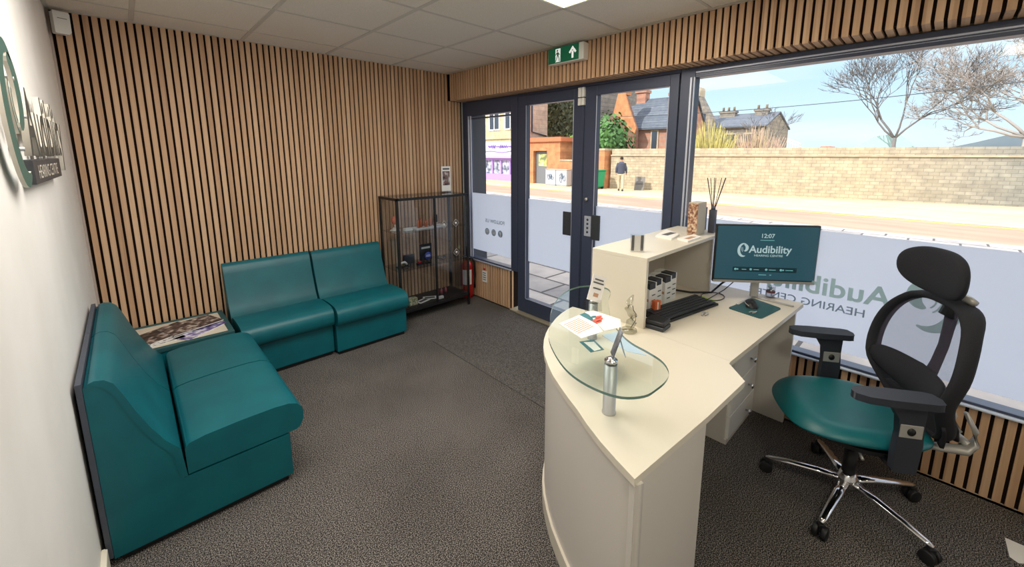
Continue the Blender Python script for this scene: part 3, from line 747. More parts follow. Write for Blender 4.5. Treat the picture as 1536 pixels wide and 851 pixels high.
# QR-free standing card in holder
t = thing('review_card_stand', 'white standing card in a clear block at the far end of glass shelf', 'card holder', (1.615, .99, GT), math.radians(-38))
MB().prism([(-.03,0),(.03,0),(.014,.045),(-.014,.045)], 'x', -.035, .035).build('clear_base', M['acrylic'], t, bevel=.002)
q = MB().obox((0, 0, .095), (.062, .005, .112), 0, 0, ('X', -.25))
for zz, hw in ((.132,.020),(.118,.024),(.095,.018)): q.obox((0, -.004-.25*0+ (zz-.095)*.25*1.0, zz), (hw*2, .001, .006), 0, 1, ('X', -.25))
q.obox((.002, -.010, .068), (.022, .001, .016), 0, 2, ('X', -.25))
cd = q.build('card', [M['paper'], M['ink'], M['ink_warm']], t); cd.data.transform(Matrix.Translation((0,0,.04)) @ Matrix.Rotation(.33, 4, 'Y') @ Matrix.Translation((0,0,-.04)))
# tent card on post
t = thing('tent_card', 'small folded tent card standing on the steel post cap', 'card', (1.296, .672, GT+.0165), math.radians(-46))
MB().obox((.008, 0, .046), (.002, .045, .092), 0, 0, ('Y', .30)).build('printed_leaf', cover('grey print card', srgb(70,74,84), srgb(104,108,116), srgb(190,196,206), 30), t)
MB().obox((.028, .012, .030), (.002, .040, .064), 0, 0, ('Y', -.30)).build('blue_leaf', M['paper_blue'], t)
# cast glass figure
t = thing('glass_ornament', 'clear cast glass swirl ornament on the desk beside the shelf panel', 'ornament', (1.885, .965, HT))
MB().lathe([(.034,0),(.038,.006),(.036,.014),(.020,.022),(.001,.024)], (0,0,0), 20).build('foot', M['crystal'], t)
MB().tube([(0,0,.02),(.022,0,.045),(.026,0,.075),(.004,0,.10),(-.014,0,.12),(-.012,0,.145),(.008,0,.165),(.024,0,.178)], [.020,.026,.024,.018,.020,.018,.012,.004], 14, flat=(1,.75)).build('figure', M['crystal'], t)
MB().tube([(-.015,-.018,.03),(.01,-.026,.06),(.02,-.022,.09),(-.005,-.022,.115),(-.012,-.02,.14)], .0018, 6).build('inner_line', M['dark_grey'], t)

# on the raised shelf
RS = HT+H_
t = thing('acrylic_card_block', 'small clear block with a grey striped card on raised shelf', 'card holder', (2.045, 1.035, RS), math.radians(-48))
MB().box(-.034,.034,-.012,.012,0,.09).build('block', M['acrylic'], t, bevel=.002)
MB().box(-.024,.024,-.002,.002,.006,.086,0).box(-.030,-.016,-.0035,-.002,.006,.086,1).box(.016,.030,-.0035,-.002,.006,.086,1).build('card', [M['paper'], M['ink']], t)
sheet('open_booklet', 'open white booklet lying on the raised shelf, left one', 'booklet', [(2.44,1.045),(2.60,1.075),(2.70,1.205),(2.46,1.155)], RS+.0004, [M['paper'], M['ink']], lambda q: q.box(2.50, 2.62, 1.10, 1.14, RS+.012, RS+.0125, 1), th=.012)
sheet('white_booklet', 'white booklet lying on the raised shelf below the diffuser', 'booklet', [(2.45,.955),(2.63,.955),(2.68,1.02),(2.48,1.03)], RS+.0004, [M['paper'], M['ink_warm']], lambda q: q.box(2.50, 2.60, .97, 1.0, RS+.009, RS+.0095, 1), th=.009)
t = thing('diffuser_carton', 'patterned carton with floral left face standing on raised shelf', 'box', (2.730, 1.030, RS))
MB().box(-.06,.06,-.03,.03,0,.20).build('carton', mat('stone card', srgb(196,186,168), .6), t, bevel=.002)
MB().box(-.0612,-.06,-.029,.029,.003,.197).build('patterned_face', cover('floral print', srgb(110,70,56), srgb(180,140,112), srgb(214,196,170), 70), t)
t = thing('reed_diffuser', 'tall grey reed diffuser with dark sticks at the window', 'diffuser', (2.86, .985, RS))
MB().prism([(-.019,-.019),(.019,-.019),(.019,.019),(-.019,.019)], 'z', 0, .145).build('bottle', M['grey_bottle'], t, bevel=.006, seg=3)
MB().cyl((0,0,.145),(0,0,.168), .013, 16).build('bottle_neck', M['grey_bottle'], t)
for a, l, r_ in ((2.5,.055,.0028),(2.2,.03,.002),(.3,.012,.002),(-.9,.035,.002),(-.75,.062,.0032),(1.2,.01,.002)):
    MB().cyl((0,0,.12),(l*math.cos(a), l*math.sin(a), .345), r_, 6).build('reed', M['reed'], t)
t = thing('dark_carton', 'dark grey carton beside the reed diffuser against the window', 'box', (2.905, 1.085, RS))
MB().box(-.035,.035,-.035,.035,0,.15).build('carton', M['grey_bottle'], t, bevel=.003)
MB().box(-.037,-.035,-.018,.018,.06,.125).build('label', mat('grey label', srgb(150,154,162), .5), t)

# product boxes in the shelf recess
def product_box(label, x, y, z=HT, rz=0):
    t = thing('product_box', label, 'box', (x, y, z), rz, 'product boxes in the shelf recess')
    MB().box(-.033,.033,-.055,.055,0,.160).build('carton', M['white'], t, bevel=.0015)
    MB().prism([(-.0556,.128),(-.0556,.1605),(.01,.1605),(.01,.150)], 'x', -.0336, .020).build('dark_flap', M['dark_grey'], t)
    q = MB()
    for zz in (.03, .06, .09): q.box(-.010, .022, -.0560, -.0552, zz, zz+.006)
    q.build('print_lines', M['ink'], t)
    q = MB(); q.box(-.0336, -.0330, -.05, .045, .06, .075); q.build('side_band', M['ink_warm'], t)
for i, w_ in enumerate(('leftmost, against the shelf side panel', 'second from the shelf side panel', 'third from the side panel', 'fourth from the side panel', 'fifth from the side panel', 'sixth from the side panel, furthest right')):
    product_box('white and black product box, ' + w_, 2.028+.088*i, 1.070+.012*(i%2), rz=math.radians(-4))
t = thing('orange_pack', 'small orange and white pack in front of the product boxes', 'box', (2.185, .985, HT), math.radians(-20))
MB().box(-.02,.02,-.012,.012,0,.075).build('carton', M['orange'], t, bevel=.002)
MB().box(-.0045,.0045,-.0128,-.012,.01,.07).build('pale_stripe', M['paper'], t)
q = MB().lathe([(.018,0),(.02,.004),(.018,.018),(.008,.022)], seg=16)
tag(q.build('round_gadget', M['black'], loc=(2.245, .985, HT)), 'small round black gadget beside the orange pack', 'gadget')
q = MB().box(-.035,.035,-.02,.02,0,.004)
tag(q.build('red_card', mat('brick red card', srgb(150,70,56), .6), loc=(2.16, .955, HT+.0004), rz=-.3), 'brick red card flat in front of the orange pack', 'card')
# card reader / black case
t = thing('black_case', 'two black zip cases stacked at the foot of the shelf panel', 'case', (2.03, .895, HT), math.radians(4))
MB().box(-.045,.045,-.05,.05,0,.022).build('lower_half', M['dark_grey'], t, bevel=.006, seg=3)
MB().box(-.044,.044,-.049,.049,.024,.046).build('upper_half', M['black'], t, bevel=.008, seg=3)
# keyboard
kx, ky = 2.335, .915
t = thing('keyboard', 'black computer keyboard lying on the desk by the raised shelf', 'keyboard', (kx, ky, HT), math.radians(-10))
MB().prism([(-.075,0),(.075,0),(.075,.024),(-.075,.012)], 'x', -.235, .235).build('body', M['black'], t, bevel=.003)
q = MB()
for r_ in range(6):
    for c_ in range(21):
        if r_ == 0 and 5 <= c_ <= 9: continue
        x = -.222+c_*.0212; y = -.064+r_*.0215
        q.box(x, x+.0185, y, y+.0185, .016+ (y+.075)*.08, .0205+(y+.075)*.08)
q.box(-.116, -.012, -.064, -.0455, .016, .0212)
q.build('keys', M['dark_grey'], t)
q = MB().tube([(.0,0,.0),(.03,.008,.004),(.06,.0,.0),(.045,-.012,.004),(.015,-.01,0)], .004, 6)
tag(q.build('clip', M['steel'], loc=(2.33, .800, HT+.006)), 'pale clip lying at the front edge of the keyboard', 'clip')
sheet('sticky_note', 'lime green sticky note on the desk behind the keyboard', 'note', [(2.545,.845),(2.62,.835),(2.645,.925),(2.57,.935)], HT+.0003, [M['lime']])
# mouse mat and mouse
q = MB(); c = Vector((2.66,.64)); 
mp = [(2.512,.572),(2.755,.538),(2.818,.702),(2.548,.748)]
def rounded(poly, r, n=5):
    res = []; k = len(poly)
    for i in range(k):
        p = Vector(poly[i]); a = Vector(poly[i-1])-p; b = Vector(poly[(i+1)%k])-p
        pa = p+a.normalized()*r; pb = p+b.normalized()*r
        for j in range(n+1):
            s = j/n; res.append(tuple((1-s)**2*pa+2*s*(1-s)*p+s*s*pb))
    return res
tag(MB().prism(rounded(mp, .02), 'z', HT+.0003, HT+.0043).build('mouse_mat', M['teal_dark']), 'teal mouse mat near the window end of the desk', 'mouse mat')
t = thing('computer_mouse', 'black mouse with silver side line on the teal mat', 'mouse', (2.672, .668, HT+.0045), math.radians(-155))
v = []; f = []; NU, NV = 13, 9
for i in range(NU):
    u = -1+2*i/(NU-1)
    for j in range(NV):
        a = PI*j/(NV-1); wd = .032*math.sqrt(max(0,1-abs(u)**3.2))*(1-.12*math.cos(u*2.5)); hh = .036*(max(0,1-u*u)**.55)*(1-.15*u)
        v.append((u*.055, wd*math.cos(a), hh*math.sin(a)**.8))
for i in range(NU-1):
    for j in range(NV-1): f.append((i*NV+j, i*NV+j+1, (i+1)*NV+j+1, (i+1)*NV+j))
MB().add(v, f, 0, True).build('shell', M['black'], t)
MB().tube([(-.045,-.022,.014),(-.015,-.032,.019),(.02,-.031,.018),(.045,-.018,.012)], .0022, 6).build('silver_line', M['silver'], t)
MB().cyl((.025,-.003,.029),(.025,.003,.029), .008, 12).build('scroll_wheel', M['dark_grey'], t)
q = MB().tube([(0,0,.003),(.02,.006,.003),(.035,-.004,.003),(.05,.0,.003)], .0035, 6).tube([(.01,-.012,.003),(.03,-.014,.003)], .003, 6)
tag(q.build('key_pair', M['silver'], loc=(2.55, .64, HT+.0045), rz=-.5), 'pair of small silver keys on the front of the mouse mat', 'keys')
# cables
q = MB().tube([(2.60,1.12,HT+.01),(2.64,1.00,HT+.008),(2.72,.905,HT+.012),(2.82,.885,HT+.05),(2.87,.80,HT+.14),(2.86,.74,HT+.20)], .006, 8)
tag(q.build('monitor_cable', M['black']), 'thick black cable running from the recess up to the monitor', 'cable')
q = MB().tube([(2.56+.0,.93,HT+.003)]+[(2.68+.085*math.cos(a), .88+.06*math.sin(a), HT+.003) for a in [PI-.4-i*.42 for i in range(15)]]+[(2.80,.86,HT+.02),(2.84,.80,HT+.10)], .0028, 6)
tag(q.build('looped_cable', M['dark_grey']), 'thin grey cable looped on the desk under the monitor', 'cable')
# glass tumbler/beaker behind monitor stand
t = thing('glass_jar', 'small clear jar with dark red band by the window behind monitor', 'jar', (2.925, .64, HT))
MB().lathe([(.022,0),(.024,.004),(.024,.07),(.022,.07),(.022,.006)], seg=20).build('jar', M['acrylic'], t)
MB().lathe([(.0245,0),(.0245,.010),(.0238,.010)], (0,0,.03), 20).build('band', mat('dark red band', srgb(110,60,74), .5), t)

# monitor : faces roughly (-.77,-.64)
t = thing('computer_monitor', 'monitor showing the 12:07 hearing centre lock screen', 'monitor', (2.841, .702, HT), math.radians(220-270))
# local -y is the facing direction, +x is screen right
wv, zb, zt = .280, .105, .447; ox = .022
q = MB().box(-wv+ox, wv+ox, -.038, -.012, zb, zt, 0)
q.build('casing', M['black'], t, bevel=.003)
MB().box(-wv+ox+.006, wv+ox-.006, -.0395, -.038, zb+.020, zt-.007).build('screen', M['screen'], t)
MB().box(-wv+ox, wv+ox, -.0405, -.038, zb, zb+.014).build('lower_bezel', M['silver'], t)
MB().box(-.16+ox, .16+ox, -.012, .012, zb+.06, zt-.08).build('rear_housing', M['black'], t, bevel=.012, seg=3)
MB().box(-.022, .022, .0, .018, .006, .26).build('pole', M['steel'], t, bevel=.003)
q = MB()
for s_ in (-1, 1):
    q.tube([(0,.012,.005),(s_*.035,-.02,.005),(s_*.150,-.135,.005)], .0055, 8, flat=(1.6,.7))
q.build('stand_foot', M['steel'], t)
SC = lambda x, z: basis((x+ox, -.0402, z+zb), (1,0,0), (0,0,1))
text('clock_text', '12:07', .034, SC(.0, .268), M['screen_txt'], t, bold=.0006, align='CENTER')
MB().box(ox-.038, ox+.038, -.0403, -.0399, zb+.252, zb+.2555).build('date_line', M['screen_dim'], t)
logo_icon('screen_logo', .086, SC(-.155, .150), [M['screen_txt']], t)
text('screen_lettering', 'Audibility', .060, SC(-.094, .180), M['screen_txt'], t, bold=.0012, sx=1.0)
text('screen_tagline', 'HEARING CENTRE', .017, SC(-.065, .158), M['screen_txt'], t, bold=.0002, sx=1.12)
MB().box(ox-.175, ox+.175, -.0401, -.0396, zb+.066, zb+.094).build('icon_bar', mat('screen bar', srgb(16,40,48), .4, emit=srgb(16,44,52), estr=.4), t)
q = MB()
for i, x in enumerate((-.160,-.148,-.075,.01,.09,.102)):
    q.cyl((x+ox, -.0404, zb+.08), (x+ox, -.0400, zb+.08), .007 if i not in (1,5) else .005, 12)
for x0_, x1_ in ((-.125,-.10),(-.06,-.03),(.025,.062),(.115,.155)): q.box(x0_+ox, x1_+ox, -.0404, -.0400, zb+.0775, zb+.0815)
q.box(ox-.03, ox+.012, -.0404, -.04, zb+.047, zb+.051); q.box(ox+.03, ox+.04, -.0404, -.04, zb+.047, zb+.051)
q.build('screen_icons', M['screen_dim'], t)

# ------------------------------------------------------------------ office chair
CH = (2.475, .145, 0)
t = thing('office_chair', 'black mesh office chair with teal seat, headrest and chrome base', 'chair', CH, math.radians(33))
MB().lathe([(.030,.075),(.042,.08),(.042,.125),(.034,.135),(.030,.15)], seg=24).build('base_hub', M['chrome'], t)
for k in range(5):
    a = math.radians(68+72*k); ca, sa = math.cos(a), math.sin(a); pr = (-sa, ca)
    lg = MB()
    lg.tube([(.028*ca,.028*sa,.108),(.12*ca,.12*sa,.104),(.22*ca,.22*sa,.092),(.30*ca,.30*sa,.078),(.322*ca,.322*sa,.074)], [.023,.021,.018,.015,.009], 10, flat=(1.0,.62))
    leg = lg.build('base_leg', M['chrome'], t)
    c_ = MB(); cx, cy = .315*ca, .315*sa
    for s_ in (-1, 1):
        c_.cyl((cx+pr[0]*.006*s_, cy+pr[1]*.006*s_, .029), (cx+pr[0]*.026*s_, cy+pr[1]*.026*s_, .029), .028, 20)
    c_.box(cx-.012, cx+.012, cy-.012, cy+.012, .03, .066)
    c_.build('caster', M['black'], leg, bevel=.003)
MB().cyl((0,0,.13),(0,0,.26), .026, 20, 0).cyl((0,0,.26),(0,0,.38), .014, 16, 1).build('gas_column', [M['black'], M['chrome']], t)
MB().box(-.10,.10,-.14,.12,.365,.405).build('seat_mechanism', M['black'], t, bevel=.012, seg=3)
MB().tube([(-.09,.05,.385),(-.17,.07,.38),(-.22,.08,.372)], .006, 8).build('height_lever', M['silver'], t)
# seat cushion
v = []; f = []; NA, NR = 48, 9
def seat_r(a):
    c, s_ = math.cos(a), math.sin(a); n = 3.0
    rx = .262; ry = .300 if s_ > 0 else .235
    if s_ < 0: rx = .262-.02*abs(s_)
    return 1/((abs(c)/rx)**n+(abs(s_)/ry)**n)**(1/n)
def seat_pt(a, s_, top):
    r_ = seat_r(a)*s_; x, y = r_*math.cos(a), r_*math.sin(a)+.02
    edge = max(0, (s_-.70)/.30)
    if top:
        z = .500 - .018*(1-min(1, abs(x)/.22)**2)*(1 if y < .18 else max(0, 1-(y-.18)/.1)) - .040*edge**2.4 - .028*max(0, (y-.18)/.13)**2
    else:
        z = .418 + .036*edge**2.2 - .012*max(0, (y-.2)/.12)
    return (x, y, z)
for top_ in (True, False):
    for r_ in range(NR):
        s_ = (r_+1)/NR if top_ else (NR-r_)/NR*.985
        for k in range(NA): v.append(seat_pt(2*PI*k/NA, s_, top_))
tot = 2*NR
for r_ in range(tot-1):
    for k in range(NA):
        k2 = (k+1) % NA; f.append((r_*NA+k, (r_+1)*NA+k, (r_+1)*NA+k2, r_*NA+k2))
f.append(tuple(range(NA))); f.append(tuple((tot-1)*NA+k for k in reversed(range(NA))))
MB().add(v, f, 0, True).build('seat', M['teal_seat'], t, sub=1)
MB().prism([(.235*math.cos(a)*(1), .02+.235*math.sin(a)) for a in [2*PI*i/28 for i in range(28)]], 'z', .402, .420).build('seat_shell', M['black'], t)
# arms
for s_ in (-1, 1):
    xa = s_*.292
    prof = [(-.045,.400),(.030,.400),(.034,.470),(.030,.560),(.036,.620),(.060,.660),(.090,.680),(-.048,.680),(-.046,.600),(-.052,.520)]
    arm = MB().prism([(a, b) for a, b in prof], 'x', xa-.016, xa+.016).build('arm_post', M['black_soft'], t, bevel=.008, seg=3)
    MB().box(min(xa, s_*.10), max(xa, s_*.10), -.035, .03, .392, .41).build('arm_bracket', M['black'], t, bevel=.006)
    pd = [(-.085,-.036),(-.06,-.044),(.08,-.046),(.15,-.040),(.185,-.022),(.192,0),(.185,.022),(.15,.040),(.08,.046),(-.06,.044),(-.085,.036),(-.095,0)]
    MB().prism([(xa+b, a) for a, b in pd], 'z', .680, .708, 0, True).build('arm_pad', M['black_soft'], t, bevel=.012, seg=3)
    MB().box(xa-.018, xa+.018, -.044, .030, .548, .602).build('arm_plate', M['silver'], t, bevel=.003)
    MB().lathe([(.012,-.021),(.013,.0),(.012,.021)], (0,0,0), 16, sx=1, sy=1.3).build('arm_button', M['black'], t)
    b_ = t.children[-1] if False else [c for c in t.children if c.name.startswith('arm_button')][-1]
    b_.rotation_euler[1] = PI/2; b_.location = (xa, -.006, .575); b_.scale = (1.25, .85, 1)
# backrest
def yb(x, z):
    return -.255 + .085*min(1.3, abs(x)/.25)**2 - .06*max(0, z-.72) + .03*math.exp(-((z-.63)/.09)**2) - .05*max(0, (.56-z))
loop = [(0,.990),(.08,.992),(.15,.972),(.205,.915),(.238,.835),(.248,.75),(.232,.66),(.200,.58),(.168,.51),(.13,.46),(.075,.432),(0,.425)]
loop = loop + [(-a, b) for a, b in loop[-2:0:-1]]
lp = smooth_closed(loop, 3)
rad = [.032 + .010*max(0, (z-.93)/.06) for x, z in lp]
MB().tube([(x, yb(x, z), z) for x, z in lp], rad, 10, closed=True, flat=(.42,1.0), up=(0,1,0)).build('back_frame', M['mesh_solid'], t)
# mesh webbing
v = []; f = []; NX, NZ = 17, 22
def halfw(z):
    best = 0
    for i in range(len(lp)):
        (x0_, z0_), (x1_, z1_) = lp[i], lp[(i+1) % len(lp)]
        if (z0_-z)*(z1_-z) <= 0 and abs(z1_-z0_) > 1e-6: best = max(best, x0_+(x1_-x0_)*(z-z0_)/(z1_-z0_))
    return best
for j in range(NZ):
    z = .45+.525*j/(NZ-1); hw = halfw(z)-.008
    for i in range(NX):
        x = -hw+2*hw*i/(NX-1); v.append((x, yb(x, z)+.004, z))
for j in range(NZ-1):
    for i in range(NX-1): f.append((j*NX+i, j*NX+i+1, (j+1)*NX+i+1, (j+1)*NX+i))
MB().add(v, f, 0, True).build('back_mesh', M['mesh'], t)
MB().tube([(0, yb(0,z)-.012, z) for z in (.95,.88,.80,.72,.65,.58)], [.030,.026,.024,.025,.030,.034], 10, flat=(1,.5)).build('back_spine', M['mesh_solid'], t)
# lumbar pad
v = []; f = []; NX, NZ = 21, 9
for j in range(NZ):
    for i in range(NX):
        u = -1+2*i/(NX-1); w_ = -1+2*j/(NZ-1)
        x = .222*u; hh = .075*(1-abs(u)**3)**.5*(1-.30*abs(math.sin(u*1.6))) + .004
        z = .622+.045*abs(u)**1.5 + w_*hh
        v.append((x, yb(x, z)+.012+.020*(1-w_*w_)*(1-u**4), z))
for j in range(NZ-1):
    for i in range(NX-1): f.append((j*NX+i, j*NX+i+1, (j+1)*NX+i+1, (j+1)*NX+i))
lb = MB().add(v, f, 0, True).build('lumbar_pad', M['mesh_solid'], t)
so = lb.modifiers.new('s', 'SOLIDIFY'); so.thickness = .02; so.offset = -1
# lower back panel between frame and seat
v = []; f = []
for j in range(7):
    z = .425+.12*j/6; hw = .155+.06*j/6
    for i in range(9):
        x = -hw+2*hw*i/8; v.append((x, yb(x, z)+.002, z))
for j in range(6):
    for i in range(8): f.append((j*9+i, j*9+i+1, (j+1)*9+i+1, (j+1)*9+i))
lb = MB().add(v, f, 0, True).build('lower_back_panel', M['mesh_solid'], t); so = lb.modifiers.new('s', 'SOLIDIFY'); so.thickness = .012
# headrest
v = []; f = []; NA, NR = 36, 7
def hp(a, s_, side):
    c, sn = math.cos(a), math.sin(a); n = 2.5
    r_ = 1/((abs(c)/.205)**n+(abs(sn)/.105)**n)**(1/n)*s_
    x, z = r_*c, r_*sn
    th = .030*(1-s_**3)**.6
    zz = 1.115+z+.012*(1-(x/.185)**2)*(1 if z > 0 else -1)*0
    return (x, -.215+.55*x*x*2.2 + (th if side else -th*1.1), zz - .10*abs(x)*0)
for side in (True, False):
    for r_ in range(NR):
        s_ = (r_+.5)/NR if side else (NR-r_-.5)/NR
        for k in range(NA): v.append(hp(2*PI*k/NA, s_, side))
for r_ in range(2*NR-1):
    for k in range(NA):
        k2 = (k+1) % NA; f.append((r_*NA+k, r_*NA+k2, (r_+1)*NA+k2, (r_+1)*NA+k))
f.append(tuple(reversed(range(NA)))); f.append(tuple((2*NR-1)*NA+k for k in range(NA)))
MB().add(v, f, 0, True).build('headrest', M['mesh_solid'], t, sub=1)
br = MB().tube([(0,-.265,.93),(0,-.285,1.0),(0,-.275,1.06),(0,-.245,1.10)], [.036,.034,.032,.028], 10, flat=(1.2,.5)).build('headrest_bracket', M['black'], t)
MB().tube([(-.035,-.275,1.03),(-.065,-.285,1.022),(-.085,-.29,1.015)], [.014,.016,.013], 10).build('headrest_knob', M['silver'], br)
# silver rear yoke
q = MB()
for s_ in (-1, 1):
    q.tube([(s_*.05,-.355,.535),(s_*.055,-.395,.46),(s_*.05,-.405,.40),(s_*.05,-.375,.365),(s_*.055,-.28,.368),(s_*.06,-.15,.385)], [.009,.012,.020,.022,.018,.014], 10, flat=(1.3,.8))
q.tube([(-.05,-.39,.385),(.05,-.39,.385)], .018, 8)
q.build('rear_yoke', M['silver'], t)
MB().tube([(0,-.262,.60),(0,-.30,.52),(0,-.345,.44),(0,-.365,.385)], [.05,.052,.045,.03], 12, flat=(1,.42)).build('back_support', M['black'], t)

# paper scrap on the carpet
tag(MB().prism([(2.606,-.365),(2.592,-.388),(2.64,-.44),(2.72,-.43),(2.72,-.36)], 'z', .0005, .002).build('paper_scrap', M['paper']), 'white paper corner lying on the carpet right of the office chair', 'paper')
tag(MB().box(2.87,2.93,-.50,-.425,.0,.03).build('cable_box', M['white'], bevel=.004), 'small white box on the floor at the foot of the slatted panel', 'box')

# ================================================================== EXTERIOR
def brick_mat(name, c1, c2, mortar, scale, w=.5, h=.25, axis='YZ', bump=.3, msize=.02, rough=.9, var=None):
    m = mat(name, c1, rough, spec=.2); N, L, B = nodes(m)
    tc = N.new('ShaderNodeTexCoord'); sp = N.new('ShaderNodeSeparateXYZ'); cb = N.new('ShaderNodeCombineXYZ')
    L.new(tc.outputs['Object'], sp.inputs[0]); L.new(sp.outputs[axis[0]], cb.inputs['X']); L.new(sp.outputs[axis[1]], cb.inputs['Y'])
    b = N.new('ShaderNodeTexBrick'); b.inputs['Scale'].default_value = scale; b.inputs['Color1'].default_value = c1; b.inputs['Color2'].default_value = c2
    b.inputs['Mortar'].default_value = mortar; b.inputs['Mortar Size'].default_value = msize; b.inputs['Brick Width'].default_value = w; b.inputs['Row Height'].default_value = h
    L.new(cb.outputs[0], b.inputs['Vector'])
    n = N.new('ShaderNodeTexNoise'); n.inputs['Scale'].default_value = 3.5; n.inputs['Detail'].default_value = 6; L.new(tc.outputs['Object'], n.inputs['Vector'])
    r = ramp(N, [(.3, (.78,.78,.8,1)), (.7, (1.12,1.1,1.06,1))]); L.new(n.outputs['Fac'], r.inputs['Fac'])
    mx = N.new('ShaderNodeMix'); mx.data_type = 'RGBA'; mx.blend_type = 'MULTIPLY'; mx.inputs['Factor'].default_value = 1
    L.new(b.outputs['Color'], mx.inputs['A']); L.new(r.outputs['Color'], mx.inputs['B'])
    L.new(mx.outputs['Result'], B.inputs['Base Color'])
    return m
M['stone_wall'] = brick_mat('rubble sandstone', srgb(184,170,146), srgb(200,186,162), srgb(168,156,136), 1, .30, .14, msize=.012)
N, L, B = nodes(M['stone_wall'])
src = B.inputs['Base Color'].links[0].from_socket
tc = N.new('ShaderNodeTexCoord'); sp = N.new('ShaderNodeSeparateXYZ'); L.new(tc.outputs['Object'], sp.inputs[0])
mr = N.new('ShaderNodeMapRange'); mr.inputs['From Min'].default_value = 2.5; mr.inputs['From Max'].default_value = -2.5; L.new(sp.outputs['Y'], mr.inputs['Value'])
mw = N.new('ShaderNodeMix'); mw.data_type = 'RGBA'; mw.blend_type = 'MULTIPLY'; L.new(mr.outputs[0], mw.inputs['Factor']); L.new(src, mw.inputs['A']); mw.inputs['B'].default_value = (.52,.62,.80,1)  # bluish shade toward the right end, painted into the stone colour
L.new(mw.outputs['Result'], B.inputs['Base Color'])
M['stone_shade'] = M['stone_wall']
M['coping'] = noise_mat('coping stone', srgb(176,160,138), srgb(200,184,158), 3, 4, .9)
M['orange_brick'] = brick_mat('orange sandstone', srgb(196,132,94), srgb(214,152,108), srgb(190,140,108), 1, .5, .25, msize=.012)
M['red_brick'] = brick_mat('red sandstone', srgb(176,128,110), srgb(194,146,126), srgb(176,142,126), 1, .5, .22, msize=.015)
M['cream_stone'] = brick_mat('cream sandstone', srgb(206,190,156), srgb(222,206,172), srgb(184,168,140), 1, .8, .35, msize=.012)
M['grey_stone'] = brick_mat('grey stone', srgb(140,132,124), srgb(158,150,140), srgb(120,114,108), 1, .6, .3, msize=.015)
M['slate'] = brick_mat('slate roof', srgb(96,104,116), srgb(112,120,132), srgb(84,90,102), 1, .3, .18, msize=.015)
M['slate_x'] = M['slate']
M['dark_glass'] = mat('dark window glass', srgb(64,72,84), .15)
M['paving'] = brick_mat('flagstone paving', srgb(150,148,150), srgb(186,180,178), srgb(96,94,96), 1, .75, .48, 'YX', msize=.02)
M['far_paving'] = noise_mat('sunlit far footpath', srgb(184,168,138), srgb(204,188,156), 1.5, 5, .9, stretch=(1,.3,1))
M['road'] = noise_mat('red chip road surface', srgb(168,128,112), srgb(190,148,130), 1.2, 6, .95, stretch=(1.5,.25,1))
M['kerb'] = noise_mat('kerb stone', srgb(178,170,158), srgb(196,188,174), 2, 3, .85)
M['hill'] = noise_mat('distant hill', srgb(96,112,128), srgb(112,126,138), .08, 5, 1)
GN, GR, GF = -.13, -.22, -.20      # near footpath, road, far footpath heights
KX, FX = 12.35, 16.5
struct(MB().box(XW+.10, KX, -30, 45, GN-.3, GN).build('pavement_near', M['paving']))
struct(MB().box(XW-.02, XW+.12, Y0-3, YB+6, -.35, .0).build('trim_4', M['kerb']))
struct(MB().box(KX, KX+.15, -30, 45, GR-.1, GN+.004).build('kerb_near', M['kerb'], bevel=.02))
struct(MB().box(KX+.1, FX, -30, 45, GR-.3, GR).build('road', M['road']))
struct(MB().box(FX-.1, FX+.12, -30, 45, GR-.1, GF+.01).build('kerb_far', M['kerb'], bevel=.02))
w = MB(); 
for x in (FX-.45, FX-.33): w.box(x, x+.06, -30, 45, GR, GR+.004)
struct(w.build('road_marking', mat('yellow road line', srgb(220,190,90), .8)))
struct(MB().box(FX+.1, 170, -90, 130, GF-.3, GF).build('pavement_far', M['far_paving']))

# our own building above and beside the shop front (keeps the near footpath in shade)
w = MB(); w.box(XW+.08, XW+.5, Y0-4, 14, 2.16, 4.9); w.box(-8, XW+.08, Y0-4, 14, ZC+.35, 4.9)
struct(w.build('wall_upper_storey', M['cream_stone']))
struct(MB().box(XW+.09, XW+.46, 3.93, 14, -.2, 2.16).box(XW+.09, XW+.16, YB-.06, 3.93, -.2, 2.16).build('wall_outer_pier', mat('dark painted pier', srgb(66,70,80), .6)))

# stone boundary wall, skewed a little to the road
A, Bp = Vector((19.32, 12.72)), Vector((24.4, -7.0)); C_ = Vector((27.2, -18))
def wall_seg(mb, a, b, th, z0, z1, m=0):
    d = (b-a).normalized(); n = Vector((-d.y, d.x)); n = n if n.x > 0 else -n
    mb.prism([tuple(a), tuple(b), tuple(b+n*th), tuple(a+n*th)], 'z', z0, z1, m)
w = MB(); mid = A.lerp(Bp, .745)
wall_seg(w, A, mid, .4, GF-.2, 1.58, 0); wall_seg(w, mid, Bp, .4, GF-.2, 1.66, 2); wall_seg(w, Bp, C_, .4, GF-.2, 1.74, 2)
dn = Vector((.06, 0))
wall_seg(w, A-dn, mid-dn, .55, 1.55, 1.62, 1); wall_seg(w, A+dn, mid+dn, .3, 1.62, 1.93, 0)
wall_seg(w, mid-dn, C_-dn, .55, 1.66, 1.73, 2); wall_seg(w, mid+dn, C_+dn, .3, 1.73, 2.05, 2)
struct(w.build('boundary_wall', [M['stone_wall'], M['coping'], M['stone_shade']]))

